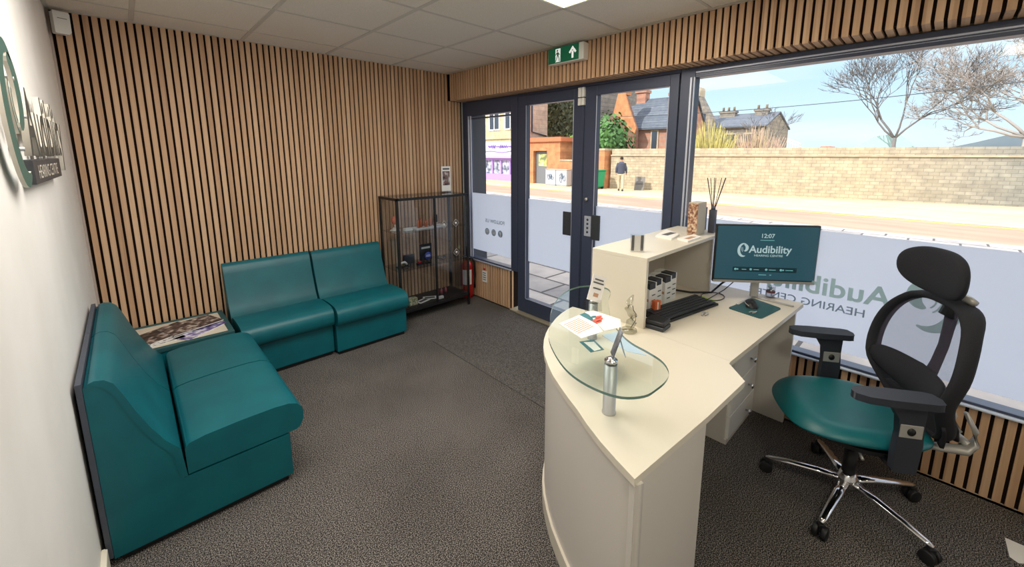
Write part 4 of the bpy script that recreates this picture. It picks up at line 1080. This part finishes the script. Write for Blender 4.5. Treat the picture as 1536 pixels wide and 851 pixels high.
# orange sandstone gatehouse
t = thing('gatehouse', 'small orange sandstone gatehouse with grey door across the road', 'building', (19, 0, GF))
q = MB(); q.box(0, 1.2, 16.1, 17.15, 0, 2.6); q.box(0, 1.2, 18.32, 19.4, 0, 2.6); q.box(0, 1.2, 17.15, 18.32, 2.05, 2.6); q.box(.35, 1.2, 17.15, 18.32, 0, 2.05)
q.box(0, .5, 12.95, 16.1, 0, 1.45); q.box(-.05, .55, 12.9, 13.65, 0, 2.05)
q.build('wall', M['orange_brick'], t)
MB().box(-.12, 1.3, 15.95, 19.5, 2.6, 2.86).build('roof', mat('terracotta coping', srgb(206,120,84), .8), t)
MB().box(-.04, .5, 13.65, 16.1, 1.45, 1.53).box(-.08, .58, 12.88, 13.67, 2.05, 2.15).build('coping', M['coping'], t)
d = MB().box(.22, .30, 17.2, 18.28, 0, 2.0).build('door', mat('grey door', srgb(120,124,130), .5), t)
MB().box(.205, .22, 17.35, 18.05, 1.1, 1.85).build('door_glass', cover('leafy reflection', srgb(120,130,90), srgb(190,200,120), srgb(225,228,230), 3), d)
MB().box(-.02, .0, 13.0, 13.5, 1.1, 1.42).build('notice', M['paper'], t)
# utility cabinets with graffiti
for i, (y0, y1, lb) in enumerate(((15.95, 16.75, 'grey street cabinet with scrawled graffiti nearest the gatehouse door'), (15.1, 15.92, 'grey street cabinet with scrawled graffiti nearest the green bin'))):
    t = thing('street_cabinet', lb, 'cabinet', (18.45, (y0+y1)/2, GF), 0, 'street cabinets across the road'); hw = (y1-y0)/2
    MB().box(0, .45, -hw, hw, .05, .93).box(.02, .43, -hw+.02, hw-.02, 0, .05).build('body', mat('light grey cabinet', srgb(186,190,196), .5), t, bevel=.02)
    MB().box(-.02, .47, -hw-.01, hw+.01, .93, .97).build('lid', M['kerb'], t)
    random.seed(11+i); q = MB()
    for k in range(4):
        cy, cz = random.uniform(-.2,.2), random.uniform(.3,.7)
        q.tube([(-.012, cy+.14*math.cos(a*.9+k)*(1-.1*a), cz+.16*math.sin(a*1.1+k)) for a in range(7)], .012, 5, up=(1,0,0))
    q.build('graffiti', mat('graffiti paint %d' % i, srgb(90,110,140), .6), t)
# green bin
t = thing('wheelie_bin', 'green wheeled bin standing against the sandstone wall across the road', 'bin', (18.18, 13.05, GF), 0)
MB().prism([(-.27,.10),(.27,.10),(.34,.95),(-.34,.95)], 'x', .0, .62).build('body', mat('green bin plastic', srgb(30,160,110), .5), t, bevel=.03)
MB().box(-.05, .68, -.38, .38, .95, 1.03).build('lid', mat('green bin lid', srgb(24,150,100), .5), t, bevel=.03)
for y in (-.24, .24): MB().cyl((.52, y-.03, .10), (.52, y+.03, .10), .10, 16).build('wheel', M['black'], t)
MB().box(.02, .10, -.2, .2, 0, .10).build('front_foot', M['black'], t)
# leaning board
t = thing('leaning_board', 'grey board leaning on the boundary wall right of the pedestrian', 'board', (19.35, 10.95, GF), math.radians(14))
MB().obox((.0, 0, .34), (.04, .5, .72), 0, 0, ('Y', .25)).build('panel', mat('weathered board', srgb(120,116,112), .8), t)
MB().obox((-.03, 0, .34), (.02, .40, .05), 0, 0, ('Y', .25)).build('brace', mat('weathered batten', srgb(96,92,90), .8), t)

# shop with purple front
t = thing('purple_shop', 'cream stone building with a purple shop front across the road', 'building', (19.6, 0, GF))
q = MB(); q.box(0, 2.3, 19.9, 32, 2.9, 9.5); q.box(.3, 2.3, 19.9, 32, 0, 2.9); q.box(0, .8, 19.9, 20.3, 0, 2.9)
q.build('wall', M['cream_stone'], t)
MB().box(-.02, 2.35, 19.84, 19.9, 0, 9.5).build('side_wall', brick_mat('pink sandstone', srgb(204,172,154), srgb(216,186,168), srgb(190,164,150), 1, .6, .3, 'XZ'), t)
MB().tube([(.75,19.78,9),(.75,19.78,3.35),(1.6,19.78,3.2),(2.2,19.78,3.1)], .05, 8).build('drainpipe', M['frame'], t)
MB().box(-.12, .3, 19.85, 32, 2.72, 2.9).box(-.22, .3, 19.8, 32, 2.9, 3.05).build('cornice', M['cream_stone'], t)
MB().box(-.1, .3, 20.0, 31, 1.75, 2.72).build('sign_board', mat('white sign board', srgb(230,226,236), .5), t)
q = MB(); random.seed(3)
for k in range(7):
    y0 = 23.4-.42*k
    q.tube([(-.13, y0-.05*a_, 2.38+.15*math.sin(a_*1.7+k)*(.6+.4*math.sin(k*2.3))) for a_ in range(9)], .028, 5, up=(1,0,0))
q.tube([(-.13, 23.8-.4*a_, 2.02+.05*math.sin(a_)) for a_ in range(9)], .022, 5, up=(1,0,0))
q.build('sign_script', mat('violet script', srgb(140,110,196), .5), t)
MB().box(-.3, .2, 19.95, 31, 1.58, 1.74).build('awning_rail', mat('lilac awning', srgb(196,172,228), .6), t)
for k in range(7):
    y0 = 20.15+.95*k
    f_ = MB(); f_.box(-.05, .25, y0, y0+.12, 0, 1.6); f_.box(-.05, .25, y0+.12, y0+.95, 0, .45); f_.box(-.05, .25, y0+.12, y0+.95, 1.42, 1.6)
    f_ = f_.build('shopfront_frame', mat('violet paint %d' % k, srgb(184,150,222), .5), t)
    MB().box(.05, .08, y0+.12, y0+.95, .45, 1.42).build('pane', cover('shop pane %d' % k, srgb(80,90,110), srgb(170,176,190), srgb(226,220,240), 3), f_)
for y0 in (20.5, 22.2, 24.4, 26.2):
    z0 = 3.5
    f_ = MB(); frame(f_, y0, y0+1.2, z0, z0+2.3, .1, .1, .1, .1, -.05, .05); f_.box(-.05, .03, y0+.1, y0+1.1, z0+1.15, z0+1.22); f_.box(-.05,.03,y0+.57,y0+.64,z0,z0+2.3)
    f_ = f_.build('window', M['white'], t)
    MB().box(-.02, .0, y0+.1, y0+1.1, z0+.1, z0+2.2).build('pane', M['dark_glass'], f_)
# ivy covered gable
t = thing('ivy_covered_house', 'tall house wall covered in dark green ivy beyond the gatehouse', 'building', (24, 0, GF))
MB().box(.1, 6, 18.4, 22.2, 0, 9.5).build('wall', M['grey_stone'], t)
def leaves(mb, n, fn, size):
    for _ in range(n):
        p, nrm = fn(); p = Vector(p); a = Vector((random.gauss(0,1), random.gauss(0,1), random.gauss(0,1))).normalized(); nn = (Vector(nrm)+a*.6).normalized()
        u = nn.cross(Vector((0,0,1))); u = u.normalized() if u.length > .01 else Vector((1,0,0)); w_ = nn.cross(u); s_ = size*random.uniform(.6,1.3)
        mb.add([p-u*s_*.5, p+w_*s_*.6, p+u*s_*.5, p-w_*s_*.6], [(0,1,2,3)], random.choice((0,0,1)))
def leafmat(n, c): 
    return noise_mat(n, c, tuple(min(1, x*1.8) for x in c[:3])+(1,), 1.2, 3, .6)
LM = [leafmat('ivy leaf', srgb(74,78,56)), leafmat('ivy leaf pale', srgb(104,104,76))]
random.seed(5); q = MB(); q.box(-.05, .1, 18.35, 22.25, 0, 9.4, 0)
leaves(q, 5200, lambda: ((-.05-random.random()*.3, random.uniform(18.2,22.3), random.uniform(.5,9.4)), (-1,0,.2)), .26)
q.build('ivy', LM, t)

def bush(name, label, x, y, r, h, c1, c2, n, size, z0=GF, squash=1.0):
    t = thing(name, label, 'bush', (x, y, z0))
    MB().cyl((0,0,0),(0,0,h*.5), .08, 8, r2=.04).build('stem', mat('bark '+label[:9], srgb(90,74,60), .9), t)
    q = MB(); q.ball((0,0,h*.55), r*.8, 0, 10, 7, (squash,1,h*.5/r))
    def fn():
        a = random.random()*2*PI; u = random.uniform(-.9,1); s_ = math.sqrt(1-u*u) if abs(u) < 1 else 0
        k = random.uniform(.8,1.12)*(1+.15*math.sin(a*5+u*4))
        return ((r*s_*math.cos(a)*k*squash, r*s_*math.sin(a)*k, h*.55+h*.48*u*k), (s_*math.cos(a), s_*math.sin(a), u))
    leaves(q, n, fn, size); q.build('foliage', [c1, c2], t); return t
gl = leafmat('bush leaf', srgb(60,96,44)); g2 = leafmat('bush leaf light', srgb(120,150,60))
random.seed(8)
bush('green_bush', 'rounded green shrub rising behind the wall above the green bin', 21.4, 14.35, 1.3, 3.9, gl, gl, 1500, .22)
bush('green_bush', 'yellow green shrub behind the gatehouse wall beside the ivy', 21.6, 16.7, .9, 3.3, g2, gl, 900, .2)
bush('dark_bush', 'dark shrub over the low sandstone wall beside the gatehouse', 21.2, 15.75, .6, 2.4, LM[0], LM[1], 600, .2)

# houses behind the wall
def house(name, label, x, y, rz, w_, d_, he, hr, wallm, roofm, gable_x=False, chimneys=(), windows=()):
    # local: x along ridge (length w_), y depth d_, eaves he, ridge hr
    t = thing(name, label, 'house', (x, y, GF), rz)
    q = MB(); q.prism([(0,0),(d_,0),(d_,he),(d_/2,hr-.15),(0,he)], 'x', 0, w_); q.build('wall', wallm, t)
    q = MB(); dz = hr-he; ov = .25
    for s_ in (0, 1):
        ya = -ov if s_ == 0 else d_+ov; za = he-ov*dz/(d_/2)
        v = [(-.1, ya, za), (w_+.1, ya, za), (w_+.1, d_/2, hr), (-.1, d_/2, hr)]
        q.add(v + [(a, b, c+.12) for a, b, c in v], [(0,1,2,3),(7,6,5,4),(0,4,5,1),(2,6,7,3),(0,3,7,4),(1,5,6,2)], 0)
    q.build('roof', roofm, t)
    for cx, cy, cw, ch in chimneys:
        c = MB().box(cx-cw/2, cx+cw/2, cy-.35, cy+.35, he, ch).box(cx-cw/2-.08, cx+cw/2+.08, cy-.43, cy+.43, ch-.2, ch).build('chimney', wallm, t)
        n = max(2, int(cw/.45)); q = MB()
        for i in range(n): q.lathe([(.12,0),(.10,.35),(.13,.38)], (cx-cw/2+.2+(cw-.4)*i/max(1,n-1), cy, ch), 10)
        q.build('chimney_pot', M['coping'], c)
    for face, a, z, ww, hh in windows:
        f_ = MB(); g_ = MB()
        if face == 'f': f_.box(a-ww/2-.1, a+ww/2+.1, -.06, -.005, z-.1, z+hh+.1); g_.box(a-ww/2, a+ww/2, -.09, -.06, z, z+hh)
        else: f_.box(-.06, -.005, a-ww/2-.1, a+ww/2+.1, z-.1, z+hh+.1); g_.box(-.09, -.06, a-ww/2, a+ww/2, z, z+hh)
        f_ = f_.build('window', M['coping'], t); g_.build('pane', M['dark_glass'], f_)
    return t
HZ = math.radians(-90)
# red sandstone house : ridge parallel to the street (local x -> -y world)
house('brick_house', 'red sandstone house with a slate roof and end chimney behind the wall', 26.2, 16.3, HZ+math.radians(4), 4.1, 4.4, 3.75, 5.75, M['red_brick'], M['slate'], chimneys=((.25, 2.2, .7, 6.5), (2.6, 2.3, .5, 6.1)), windows=(('f', 2.3, 2.1, .35, 1.3), ('f', 3.6, 2.1, .4, 1.1)))
t = thing('brick_gable', 'brown brick gable with orange sunlit skew stones left of the slate roofed house', 'house', (25.4, 0, GF))
MB().prism([(14.9,0),(18.2,0),(18.2,3.3),(17.3,4.2),(16.6,4.9),(16.2,5.8),(15.8,5.6),(15.0,3.5)], 'x', 0, .5).build('wall', brick_mat('brown brick', srgb(136,100,88), srgb(154,116,100), srgb(140,112,100), 1, .4, .16), t)
MB().prism([(16.35,5.9),(15.75,5.9),(15.45,5.0),(14.82,3.6),(14.95,3.2),(16.65,4.75)], 'x', -.12, -.0).build('skew_stone', M['orange_brick'], t)
MB().box(-.1, .6, 15.72, 16.35, 5.85, 6.7).build('chimney', M['orange_brick'], t)
house('grey_house', 'grey gabled stone house left of the brick gable, behind the shrub', 34, 24.8, HZ, 2.0, 7.0, 6.6, 9.6, M['grey_stone'], M['slate'], windows=(('f', 1.0, 3.5, .8, 1.6),))
house('terrace_roofs', 'low slate roofed terrace between the grey house and the brick gable', 33, 22.6, HZ, 5.5, 5.5, 4.2, 6.3, M['red_brick'], M['slate'], windows=(('f', 1.0, 2.3, .6, 1.2),))
house('stone_villa', 'grey stone villa with gable and chimneys behind the yellow shrubs', 40.8, 18.2, HZ, 6.9, 7, 4.4, 5.7, M['grey_stone'], M['slate'], chimneys=((2.6, 3.0, 1.4, 6.1), (5.6, 3.0, 1.1, 6.1)), windows=(('f', 4.0, 2.4, .8, 1.3), ('f', 5.6, 2.4, .8, 1.3)))
t = thing('villa_gable', 'steep grey stone gable with small window beside the shop front mullion', 'house', (39.3, 0, GF))
MB().prism([(15.4,0),(19.0,0),(19.0,4.9),(17.15,7.4),(16.75,7.4),(15.4,5.0)], 'x', 0, 1.0).build('wall', M['grey_stone'], t)
MB().box(-.1, 1.1, 16.65, 17.4, 7.2, 8.0).build('chimney', M['coping'], t)
MB().box(-.05, 0, 16.0, 16.5, 4.6, 5.6).build('window_pane', M['dark_glass'], t)
# right hand end gable of the villa row
t = thing('white_arch', 'white curved lattice canopy far behind the stone wall', 'structure', (60, 0, GF))
q = MB()
for k in range(2):
    q.tube([(k*.6, 15.6-2.9*(i/10)**1.0, 3.2+.9*math.cos(PI*.5*(i/10)*1.0)-.4*k) for i in range(11)], .09, 6)
for i in range(10): q.tube([(0, 15.6-2.9*i/10, 3.2+.9*math.cos(PI*.5*i/10)), (0, 15.6-2.9*(i+.5)/10, 0)], .05, 5)
q.build('lattice', M['white'], t)

# thin twiggy shrubs (yellow willow like) and bare trees
def twigs(name, label, x, y, spread, h, n, c, sq=1.0, grp=None):
    t = thing(name, label, 'bush', (x, y, GF), group=grp); q = MB()
    MB().cyl((0,0,0),(0,0,.5), .15, 8).build('stem', c[0], t)
    for _ in range(n):
        a = random.uniform(-1,1)*spread; b = random.uniform(-.6,.6); hh = h*random.uniform(.55,1)*(1-.25*abs(a/spread))
        q.tube([(b*.3, a*.45, .1), (b*.6, a*.8, hh*.5), (b+random.uniform(-.2,.2), a+random.uniform(-.25,.25), hh)], [.035,.022,.008], 4, random.choice((0,1)))
    q.build('branches', c, t)
yc = [mat('yellow twig', srgb(196,184,110), .9), mat('olive twig', srgb(160,150,92), .9)]
rc = [mat('pale red twig', srgb(190,158,140), .9), mat('tan twig', srgb(178,160,128), .9)]
random.seed(21)
twigs('willow_shrub', 'tall yellow twigged shrub behind the wall by the window mullion', 25, 9.9, 1.6, 4.0, 420, yc)
twigs('willow_shrub', 'pale reddish twigged shrub behind the wall, right of the yellow one', 25.6, 7.5, 1.3, 3.7, 300, rc)
def bare_tree(label, x, y, trunk_h, r0, depth, spread, seed, lean=(0,0), mats=None, group=None, first=None, shrink=.74, length=1.5):
    random.seed(seed); t = thing('bare_tree', label, 'tree', (x, y, GF), group=group); q = MB()
    tips = []
    def grow(p, d, l, r, lev):
        if lev == 0: return
        steps = 3; pts = [p.copy()]; rs = [r]
        for i in range(steps):
            d2 = (d+Vector((random.gauss(0,.12), random.gauss(0,.17), random.gauss(.03,.12)))).normalized()
            p = p+d2*l/steps; pts.append(p.copy()); rs.append(r*(1-.35*(i+1)/steps)); d = d2
        q.tube(pts, rs, 5 if lev > 3 else 3, 0)
        nb = 3 if lev > 2 else 3
        for k in range(nb):
            ang = random.uniform(.35,.85)*(1 if lev > 1 else 1.1); ax = Vector((random.gauss(0,.6), random.gauss(0,1), random.gauss(0,.6)))
            nd = (d+ax.normalized()*math.tan(ang)*spread).normalized(); nd.z = nd.z*.8+.18
            grow(pts[random.choice((2,3,3))], nd.normalized(), l*random.uniform(shrink-.1, shrink+.1), max(.010, r*.58), lev-1)
    tr = MB().tube([(0,0,0),(lean[0]*.5,lean[1]*.5,trunk_h*.5),(lean[0],lean[1],trunk_h)], [r0*1.3, r0*1.05, r0], 10)
    tr.build('trunk', mats, t)
    top = Vector((lean[0], lean[1], trunk_h-.05))
    for d in (first or [(0,0,1)]): grow(top, Vector(d).normalized(), length, r0*.6, depth)
    q.build('branches', mats, t); return t
bm = mat('grey brown bark', srgb(120,116,116), .9)
bare_tree('bare tree with forked trunk rising above the stone wall in the big window', 28.5, 2.0, 2.7, .08, 6, .6, 4, mats=bm, first=[(0,.5,1),(0,-.28,1),(0,.12,1),(.2,.85,.8),(0,-.6,.9)], length=1.7)
bare_tree('wide bare tree at the right edge of the big window', 27.5, -2.2, 2.6, .11, 7, .95, 9, mats=mat('pale bark', srgb(170,162,158), .9), first=[(0,.7,.8),(0,-.5,.9),(0,.1,1),(0,1,.30),(0,.9,.5)], length=1.5)
bare_tree('small bare tree beyond the end of the stone villa', 34, 9.3, 2.2, .08, 5, .6, 12, mats=bm, first=[(0,.2,1),(0,-.4,1)], length=1.1)
# teal roofed hut behind the wall under the tree
t = thing('green_roof_hut', 'small hut with a pale teal gabled roof behind the wall', 'hut', (30, 0, GF))
MB().box(0, 2, 1.5, 3.6, 0, 2.2).build('wall', M['grey_stone'], t)
MB().prism([(1.2,2.15),(2.0,2.95),(2.9,2.85),(3.9,2.15)], 'x', -.1, 2.2).build('roof', mat('teal sheet roof', srgb(170,204,206), .5), t)
t = thing('distant_house', 'tiny red roofed house far beyond the wall in the middle of the big window', 'house', (70, 11.9, GF))
MB().box(0,3,-.9,.9,0,2.4).build('wall', M['coping'], t); MB().prism([(-1.1,2.4),(1.1,2.4),(.5,3.1),(-.5,3.1)], 'x', -.1, 3.1).build('roof', M['red_brick'], t)
# hills
q = MB(); prof = []
for i in range(61):
    y = 40-2.6*i
    z = 2.2+ .4*math.sin(i*.7)+ (0 if y > 10 else (10-y)**1.1*.16)
    prof.append((y, z))
q.prism([(40,-.5)]+[(a,b) for a,b in prof]+[(40-2.6*60,-.5)], 'x', 150, 165)
o = q.build('hill', M['hill']); o['kind'] = 'structure'
# overhead cable
q = MB().tube([(24, 26-1.0*i, 3.95+.9*((i-18)/18.)**2*(1 if i < 18 else 1.2)) for i in range(36)], .016, 5)
tag(q.build('overhead_cable', mat('cable black', srgb(70,74,80), .8)), 'thin overhead cable sagging across the sky beyond the wall', 'cable')

# pedestrian seen from behind, walking away
PX, PY = 18.2, 11.35
t = thing('person', 'person in a dark grey jacket and beige trousers walking by the stone wall', 'person', (PX, PY, GF), math.radians(-60))
# local: facing +y (away/along), x lateral
def organic(name, mb, m, parent, vox, sm=6):
    o = mb.build(name, m, parent, smooth=True)
    r = o.modifiers.new('r', 'REMESH'); r.mode = 'VOXEL'; r.voxel_size = vox; r.use_smooth_shade = True
    s_ = o.modifiers.new('s', 'SMOOTH'); s_.iterations = sm; s_.factor = .5
    return o
hd = Vector((0,.10,1.60))
q = MB()
q.ball(tuple(hd), .095, 0, 16, 12, (.82,1.0,1.2)); q.tube([(0,.05,1.42),(0,.08,1.53)], [.06,.055], 10)
q.ball((0,.20,1.59), .018, 0, 8, 6, (.7,1,1.2)); q.ball((.082,.095,1.59), .022, 0, 8, 6, (.4,.8,1.2)); q.ball((-.082,.095,1.59), .022, 0, 8, 6, (.4,.8,1.2))
q.tube([(0,0,.92),(0,.01,1.05),(0,.02,1.22),(0,.03,1.36),(0,.045,1.45)], [.15,.14,.165,.155,.08], 14, flat=(1.05,.72), up=(0,1,0))
for s_, fy in ((-1,.16),(1,-.14)):
    q.tube([(s_*.09,0,.93),(s_*.095,fy*.6+.03,.50),(s_*.095,fy,.09)], [.088,.058,.04], 10); q.tube([(s_*.095,fy-.05,.05),(s_*.10,fy+.14,.035)], [.042,.035], 8)
    ay = -fy*.6
    q.tube([(s_*.16,.03,1.40),(s_*.235,.0+ay*.3,1.14),(s_*.25,.06+ay,.90)], [.055,.042,.030], 8)
    q.tube([(s_*.25,.06+ay,.90),(s_*.252,.08+ay,.83)], [.030,.032], 8)
    for k in range(4): q.tube([(s_*.252+(k-1.5)*.004,.055+ay+k*.018,.84),(s_*.25,.06+ay+k*.018,.78-.008*abs(k-1.5)),(s_*.242,.065+ay+k*.018,.745)], .010, 6)
    q.tube([(s_*.245,.10+ay,.86),(s_*.235,.125+ay,.815)], .011, 6)
organic('body', q, M['skin'], t, .012, 4)
q = MB(); q.tube([(0,0,.86),(0,.01,1.05),(0,.02,1.24),(0,.03,1.38),(0,.045,1.47)], [.185,.18,.195,.19,.09], 14, flat=(1.0,.75), up=(0,1,0))
for s_, fy in ((-1,.16),(1,-.14)):
    ay = -fy*.6; q.tube([(s_*.15,.03,1.40),(s_*.235,.0+ay*.3,1.14),(s_*.25,.055+ay,.91)], [.078,.06,.048], 10)
organic('jacket', q, mat('charcoal jacket', srgb(72,76,92), .9), t, .018, 5)
q = MB(); q.tube([(0,0,.78),(0,0,.92)], [.15,.155], 14, flat=(1,.78), up=(0,1,0))
for s_, fy in ((-1,.16),(1,-.14)): q.tube([(s_*.085,0,.90),(s_*.095,fy*.6+.03,.50),(s_*.095,fy,.10)], [.105,.078,.066], 10)
organic('trousers', q, mat('beige trousers', srgb(196,184,160), .9), t, .018, 5)
q = MB(); q.ball((0,.085,1.635), .098, 0, 14, 10, (.86,.98,1.05))
organic('hair', q, mat('dark brown hair', srgb(52,42,38), .9), t, .016, 2)
for s_, fy in ((-1,.16),(1,-.14)):
    MB().tube([(s_*.095,fy-.08,.05),(s_*.098,fy+.05,.055),(s_*.102,fy+.17,.035)], [.048,.05,.035], 10, flat=(1,.9)).build('shoe', M['dark_grey'], t)

# ------------------------------------------------------------------ light
W = bpy.data.worlds.new('World'); S.world = W; W.use_nodes = True
N = W.node_tree.nodes; L = W.node_tree.links; N.clear()
o = N.new('ShaderNodeOutputWorld'); bg = N.new('ShaderNodeBackground'); L.new(bg.outputs[0], o.inputs[0])
tc = N.new('ShaderNodeTexCoord'); sp = N.new('ShaderNodeSeparateXYZ'); L.new(tc.outputs['Generated'], sp.inputs[0])
r = ramp(N, [(0, srgb(214,232,246)), (.08, srgb(204,230,248)), (.30, srgb(158,208,243)), (.42, (.95,1.1,1.25,1)), (.7, (2.3,2.25,2.3,1))]); L.new(sp.outputs['Z'], r.inputs['Fac'])
mp = N.new('ShaderNodeMapping'); mp.inputs['Scale'].default_value = (1.2, 1.2, 7); L.new(tc.outputs['Generated'], mp.inputs['Vector'])
n = N.new('ShaderNodeTexNoise'); n.inputs['Scale'].default_value = 2.2; n.inputs['Detail'].default_value = 5; L.new(mp.outputs['Vector'], n.inputs['Vector'])
cr = ramp(N, [(.45, (0,0,0,1)), (.75, (.75,.75,.75,1))]); L.new(n.outputs['Fac'], cr.inputs['Fac'])
mx = N.new('ShaderNodeMix'); mx.data_type = 'RGBA'; L.new(cr.outputs['Color'], mx.inputs['Factor']); L.new(r.outputs['Color'], mx.inputs['A']); mx.inputs['B'].default_value = srgb(236,243,250)
L.new(mx.outputs['Result'], bg.inputs['Color']); bg.inputs['Strength'].default_value = 1.0

sl = bpy.data.lights.new('sun', 'SUN'); sl.energy = 3.6; sl.angle = math.radians(.6); sl.color = (1, .93, .82)
so_ = bpy.data.objects.new('sun', sl); COL.objects.link(so_)
so_.rotation_euler = Vector((.66, -.24, -.60)).to_track_quat('-Z', 'Y').to_euler()

def area(name, x, y, z, sx, sy, e, col, rot=(0,0,0)):
    l = bpy.data.lights.new(name, 'AREA'); l.shape = 'RECTANGLE'; l.size = sx; l.size_y = sy; l.energy = e; l.color = col
    ob = bpy.data.objects.new(name, l); COL.objects.link(ob); ob.location = (x, y, z); ob.rotation_euler = rot; return ob

area('ceiling_fill', 1.87, 1.35, 2.405, .5, .5, 8, (1,.90,.78))  # area lamp added under the visible panel to strengthen its light
area('ceiling_fill', .67, -.45, 2.405, .5, .5, 10, (1,.95,.88))  # added fill below the unseen panel behind the camera
area('ceiling_fill', 1.87, -1.05, 2.405, .5, .5, 1.5, (1,.92,.80))  # weak added fill below the unseen rear panel
area('ceiling_fill', .85, 1.9, 2.405, 1.1, 1.1, 27, (1,.95,.88))  # broad added fill toward the lounge seats, no fitting belongs to it
# ------------------------------------------------------------------ camera
cam = bpy.data.cameras.new('camera'); co = bpy.data.objects.new('camera', cam); COL.objects.link(co); S.camera = co
fpx, cx, cy, yaw, pitch, roll = 610.5108, 781.7707, 335.5422, .7684, -.1668, .0024
F = Vector((math.sin(yaw)*math.cos(pitch), math.cos(yaw)*math.cos(pitch), math.sin(pitch))); Rr = Vector((math.cos(yaw), -math.sin(yaw), 0)); U = Rr.cross(F)
R2 = Rr*math.cos(roll)+U*math.sin(roll); U2 = -Rr*math.sin(roll)+U*math.cos(roll)
m4 = Matrix.Identity(4)
for i in range(3): m4[i][0] = R2[i]; m4[i][1] = U2[i]; m4[i][2] = -F[i]
m4.translation = Vector((.2303, 0, 1.5862)); co.matrix_world = m4
cam.sensor_width = 36; cam.lens = fpx/1536*36; cam.shift_x = -(cx-768)/1536; cam.shift_y = (cy-425.5)/1536
cam.clip_start = .02; cam.clip_end = 500

S.view_settings.view_transform = 'Standard'; S.view_settings.look = 'None'; S.view_settings.exposure = .42; S.view_settings.gamma = 1
S.cycles.use_denoising = True
S.cycles.max_bounces = 10; S.cycles.transparent_max_bounces = 24; S.cycles.diffuse_bounces = 5; S.cycles.glossy_bounces = 4
S.cycles.caustics_reflective = False; S.cycles.caustics_refractive = False
S.cycles.sample_clamp_indirect = 6
